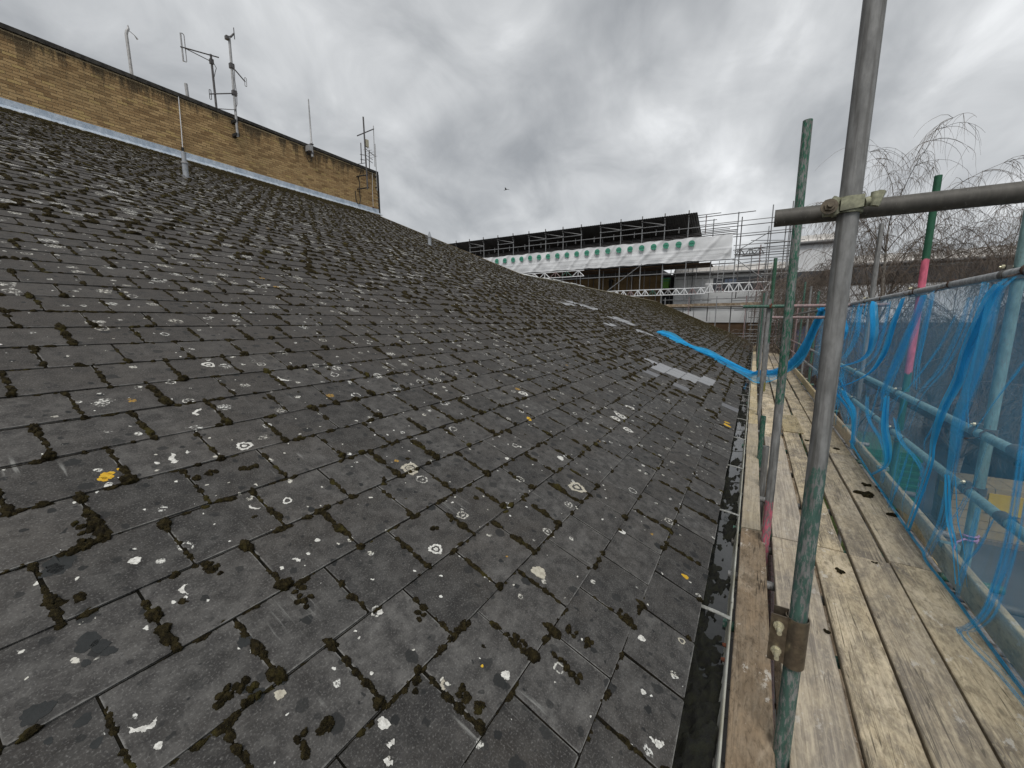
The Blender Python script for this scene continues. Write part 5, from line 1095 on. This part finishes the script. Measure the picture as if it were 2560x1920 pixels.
def metal_roof(parent, x0, x1, zg, zt, y0, depth, seam):
    prof = []; n = 8
    for i in range(n + 1): a = (math.pi / 2) * i / n; prof.append((y0 - .1 + depth * (1 - math.cos(a)), zg + (zt - zg) * math.sin(a)))
    v = [(xx, p[0], p[1]) for xx in (x0, x1) for p in prof]; k = len(prof); o = MB().add(v, [(i, i + 1, i + 1 + k, i + k) for i in range(k - 1)]).build('roof', M['metal_roof'], parent, True)
    x = x0
    while x <= x1 + .01:
        mb = MB(); mb.path([(x, p[0] - .02, p[1] + .03) for p in prof], .045, 5); mb.build('roof_seam', M['metal_roof'], o, True); x += seam
    v = [(x0, p[0], p[1]) for p in prof] + [(x0, prof[-1][0], zg)]; MB().add(v, [tuple(range(len(v)))]).build('roof_end', M['metal_roof'], o)
    MB().tube((x0 - .1, y0 - .22, zg - .05), (x1 + .1, y0 - .22, zg - .05), .15, 10).build('gutter', M['pipe_grey'], parent, True)
b2 = empty('pale_grey_building', (-2, 47, GZ), 'pale grey clad building with curved metal roof and dark window band', 'building')
FB = 46.0
MB().box((-7.65, FB, 1.0 + CZ), (2.9, FB + 10, 4.75 + CZ)).build('wall', M['grey_clad'], b2)
MB().box((-7.65, FB + .25, GZ), (2.9, FB + 10, .999 + CZ)).build('lower_wall', M['dark_band'], b2)
metal_roof(b2, -7.7, 2.88, 4.80 + CZ, 5.75 + CZ, FB, 3.0, .62)
for z in (2.1, 4.3): MB().box((-7.6, FB - .02, z + CZ), (-4.0, FB - .002, z + .04 + CZ)).build('cladding_joint', M['pipe_grey'], b2)
for x in (-6.0, -5.0): MB().box((x, FB - .05, 1.5 + CZ), (x + .12, FB - .003, 4.7 + CZ)).build('downpipe', M['white_pipe'], b2)
for i in range(5):
    x = -3.95 + 1.36 * i; w = MB().box((x, FB - .03, 3.02 + CZ), (x + 1.34, FB - .004, 4.28 + CZ)).build('window', M['glass'], b2); MB().box((x + 1.30, FB - .06, 3.0 + CZ), (x + 1.36, FB - .031, 4.3 + CZ)).build('mullion', M['dark_band'], w)
MB().box((-2.9, FB - .045, 3.75 + CZ), (-1.9, FB - .032, 4.12 + CZ)).build('blind', M['glass_blue'], b2)
for a, b in ((-8.0, -3.9), (-3.88, -.6), (-.58, 2.6)): MB().box((a, 44.2, -.12 + CZ), (b, 44.25, .98 + CZ)).build('hoarding_panel', M['grey_clad'], far)
MB().box((-9, 44.3, GZ), (2.6, 44.4, -.13 + CZ)).build('plywood_screen', M['ply'], far)
for x in (-6, -4, -2.2, -.3): MB().box((x, 44.25, GZ), (x + .06, 44.295, -.13 + CZ)).build('screen_batten', M['brown_wood'], far)
b3 = empty('white_clad_building', (20, 47, GZ), 'long white clad building with grey metal roof and dark band behind the birches', 'building')
MB().box((2.91, FB - .3, 3.1 + CZ), (6.5, FB + 10, 6.9 + CZ)).build('tower_wall', M['white_clad'], b3); metal_roof(b3, 2.92, 6.5, 6.97 + CZ, 7.95 + CZ, FB - .3, 3.0, .62)
MB().box((6.51, FB, 3.1 + CZ), (60, FB + 10, 4.75 + CZ)).build('upper_wall', M['white_clad'], b3); metal_roof(b3, 6.52, 60, 4.82 + CZ, 5.85 + CZ, FB, 3.0, .62)
MB().box((2.92, FB - .36, 3.12 + CZ), (60, FB - .302, 4.45 + CZ)).build('dark_band', M['dark_band'], b3)
for i in range(28): MB().box((3.0 + 2.0 * i, FB - .40, 3.2 + CZ), (4.9 + 2.0 * i, FB - .361, 4.36 + CZ)).build('window', M['glass'], b3)
MB().box((2.91, FB - .29, -.1 + CZ), (60, FB + 10, 3.098 + CZ)).build('white_wall', M['white_clad'], b3)
for i in range(30): MB().box((3.9 + 1.9 * i, FB - .315, -.08 + CZ), (3.94 + 1.9 * i, FB - .292, 3.09 + CZ)).build('panel_joint', M['pipe_grey'], b3)
MB().box((2.91, FB - .28, GZ), (60, FB + 10, -.102 + CZ)).build('base_wall', M['slate_wall'], b3)
hd = empty('blue_hoarding', (6, 40, GZ), 'blue painted site hoarding beyond the walkway', 'hoarding')
for i in range(5): MB().box((2.9 + 1.22 * i, 40, GZ), (4.10 + 1.22 * i, 40.06, -.3 + CZ + .02 * (i % 2))).build('panel', M['blue_hoard'], hd)
MB.xf = None
# shed with a dark roof, container, block stack in the yard below the netting
sh = empty('dark_roofed_shed', (8, 22, GZ), 'long low shed with dark felt roof seen through the blue netting', 'shed')
MB().box((9.2, 16, GZ), (20, 33, -2.6)).build('wall', M['dark_band'], sh); MB().add([(8.6, 15.5, -2.6), (20.4, 15.5, -1.2), (20.4, 33.5, -1.2), (8.6, 33.5, -2.6), (8.6, 15.5, -2.42), (20.4, 15.5, -1.02), (20.4, 33.5, -1.02), (8.6, 33.5, -2.42)], CUBE_F.tolist()).build('roof', M['felt'], sh)
ct = empty('green_container', (4.4, 21, GZ), 'green ribbed steel container seen through the netting near the toe board', 'container')
MB().box((3.75, 18.6, GZ + .1), (5.3, 21.5, GZ + 2.2)).build('body', M['green_metal'], ct)
for i in range(8): MB().box((3.72, 18.55, GZ + .25 + .24 * i), (5.33, 18.595, GZ + .35 + .24 * i)).build('rib', M['green_metal'], ct); MB().box((3.70, 18.6, GZ + .25 + .24 * i), (3.745, 21.5, GZ + .35 + .24 * i)).build('rib', M['green_metal'], ct)
bs = empty('block_stack', (7, 18, GZ), 'buff brick pack with a yellow sign below the right side of the netting', 'bricks')
for i in range(6):
    for j in range(3):
        for k_ in range(6): MB().box((5.75 + .44 * i, 17.3 + .44 * j, GZ + .15 + .27 * k_), (5.75 + .44 * i + .425, 17.3 + .44 * j + .425, GZ + .15 + .27 * k_ + .255)).build('block', M['block'], bs)
MB().box((5.6, 17.2, GZ), (8.5, 18.7, GZ + .14)).build('pallet', M['brown_wood'], bs); MB().box((6.5, 17.25, GZ + 1.0), (7.2, 17.296, GZ + 1.6)).build('yellow_sign', M['yellow'], bs); MB().box((5.745, 17.6, GZ + 1.0), (5.72, 18.3, GZ + 1.5)).build('yellow_sign', M['yellow'], bs)
bs2 = empty('timber_stack', (5.0, 12.5, GZ), 'stack of long pale timber planks in the yard below the netting', 'timber')
for i in range(4):
    for k_ in range(4): MB().box((4.2 + .24 * i, 11.0, GZ + .1 + .06 * k_), (4.42 + .24 * i, 14.6 + .1 * ((i * 3 + k_) % 3), GZ + .15 + .06 * k_)).build('plank', M['toe_wood'], bs2)
# ------------------------------------------------------------------ bare weeping birches
def birch(x, y, h, seed, lean, label, spread=1.0):
    rr = random.Random(seed); t = empty('birch_tree', (x, y, GZ), label, 'tree', 'bare birches behind the scaffold'); V3 = Vector
    trunk = []; p = V3((x, y, GZ)); d = V3((lean[0], lean[1], 1)).normalized(); n = 12
    for i in range(n + 1): trunk.append(p.copy()); d = (d + V3((rr.gauss(0, .05), rr.gauss(0, .05), .04))).normalized(); p = p + d * h * .78 / n
    rad = [.15 * (1 - .88 * i / n) for i in range(n + 1)]; MB().path(trunk, rad, 8).build('trunk', M['birch_bark'], t, True)
    tw = MB(); lm = MB()
    def hang(p0, dirv, L, r):
        pts = [p0.copy()]; d = dirv.normalized(); q = p0.copy(); k = 6
        for i in range(k): d = (d + V3((rr.gauss(0, .10), rr.gauss(0, .10), -.30))).normalized(); q = q + d * L / k; pts.append(q.copy())
        tw.path(pts, [r * (1 - .10 * i) for i in range(k + 1)], 3, False); return pts
    for b in range(58):
        i = rr.randint(3, n); p0 = trunk[i]; az = rr.uniform(0, 6.28); rise = rr.uniform(.9, 2.4); L = rr.uniform(.22, .42) * h * (1.15 - .5 * i / n) * spread
        d = V3((math.cos(az), math.sin(az), rise)).normalized(); q = p0.copy(); pts = [q.copy()]; k = 9
        for j in range(k): d = (d + V3((rr.gauss(0, .07), rr.gauss(0, .07), -.01 - .024 * j))).normalized(); q = q + d * L / k; pts.append(q.copy())
        r0 = .034 * (1.1 - .7 * i / n); lm.path(pts, [r0 * (1 - .085 * j) for j in range(k + 1)], 5, False)
        for j in range(2, k + 1):
            for s_ in range(3 if j < 5 else 5):
                az2 = az + rr.gauss(0, 1.1); dd = V3((math.cos(az2), math.sin(az2), rr.uniform(-.1, .6)))
                sub = hang(pts[j], dd, rr.uniform(.5, 1.6), .0062)
                if rr.random() < .8:
                    for g_ in range(5): hang(sub[rr.randint(1, 5)], V3((rr.gauss(0, .5), rr.gauss(0, .5), -.4)), rr.uniform(.3, 1.0), .0040)
    cr = lm.build('limb', M['twig'], t, True); o = tw.build('crown', M['twig'], t)
birch(3.3, 18.0, 12.7, 3, (.015, 0), 'tallest bare weeping birch, just left of the green and pink pole')
birch(6.0, 18.5, 11.2, 8, (.06, 0), 'bare weeping birch leaning right, behind the right end of the eye-level tube')
birch(1.95, 24.0, 10.6, 12, (.0, 0), 'smaller bare birch farther off, beside the inner standards', .8)
birch(9.0, 19.5, 11.6, 21, (-.02, 0), 'bare weeping birch at the right edge of the view')
# ------------------------------------------------------------------ bird
bd = empty('bird', (-19, 30, 21), 'tiny dark bird gliding under the clouds', 'bird')
C0 = Vector((-16.5, 26.6, 1.55 + 9.55))
bd.location = C0; bd['_w'] = tuple(C0)
MB().path([C0 + Vector((-.18, 0, 0)), C0 + Vector((0, 0, .02)), C0 + Vector((.2, 0, .0))], [.012, .03, .006], 6).build('body', M['dark_metal'], bd, True)
for s in (-1, 1): MB().add([C0 + Vector((-.06, 0, .02)), C0 + Vector((.08, 0, .02)), C0 + Vector((.10, s * .2, .09)), C0 + Vector((.16, s * .34, .04)), C0 + Vector((.02, s * .2, .10))], [(0, 1, 2, 4), (4, 2, 3)]).build('wing', M['dark_metal'], bd)
# clean helper keys
for o in bpy.data.objects:
    if '_w' in o: del o['_w']
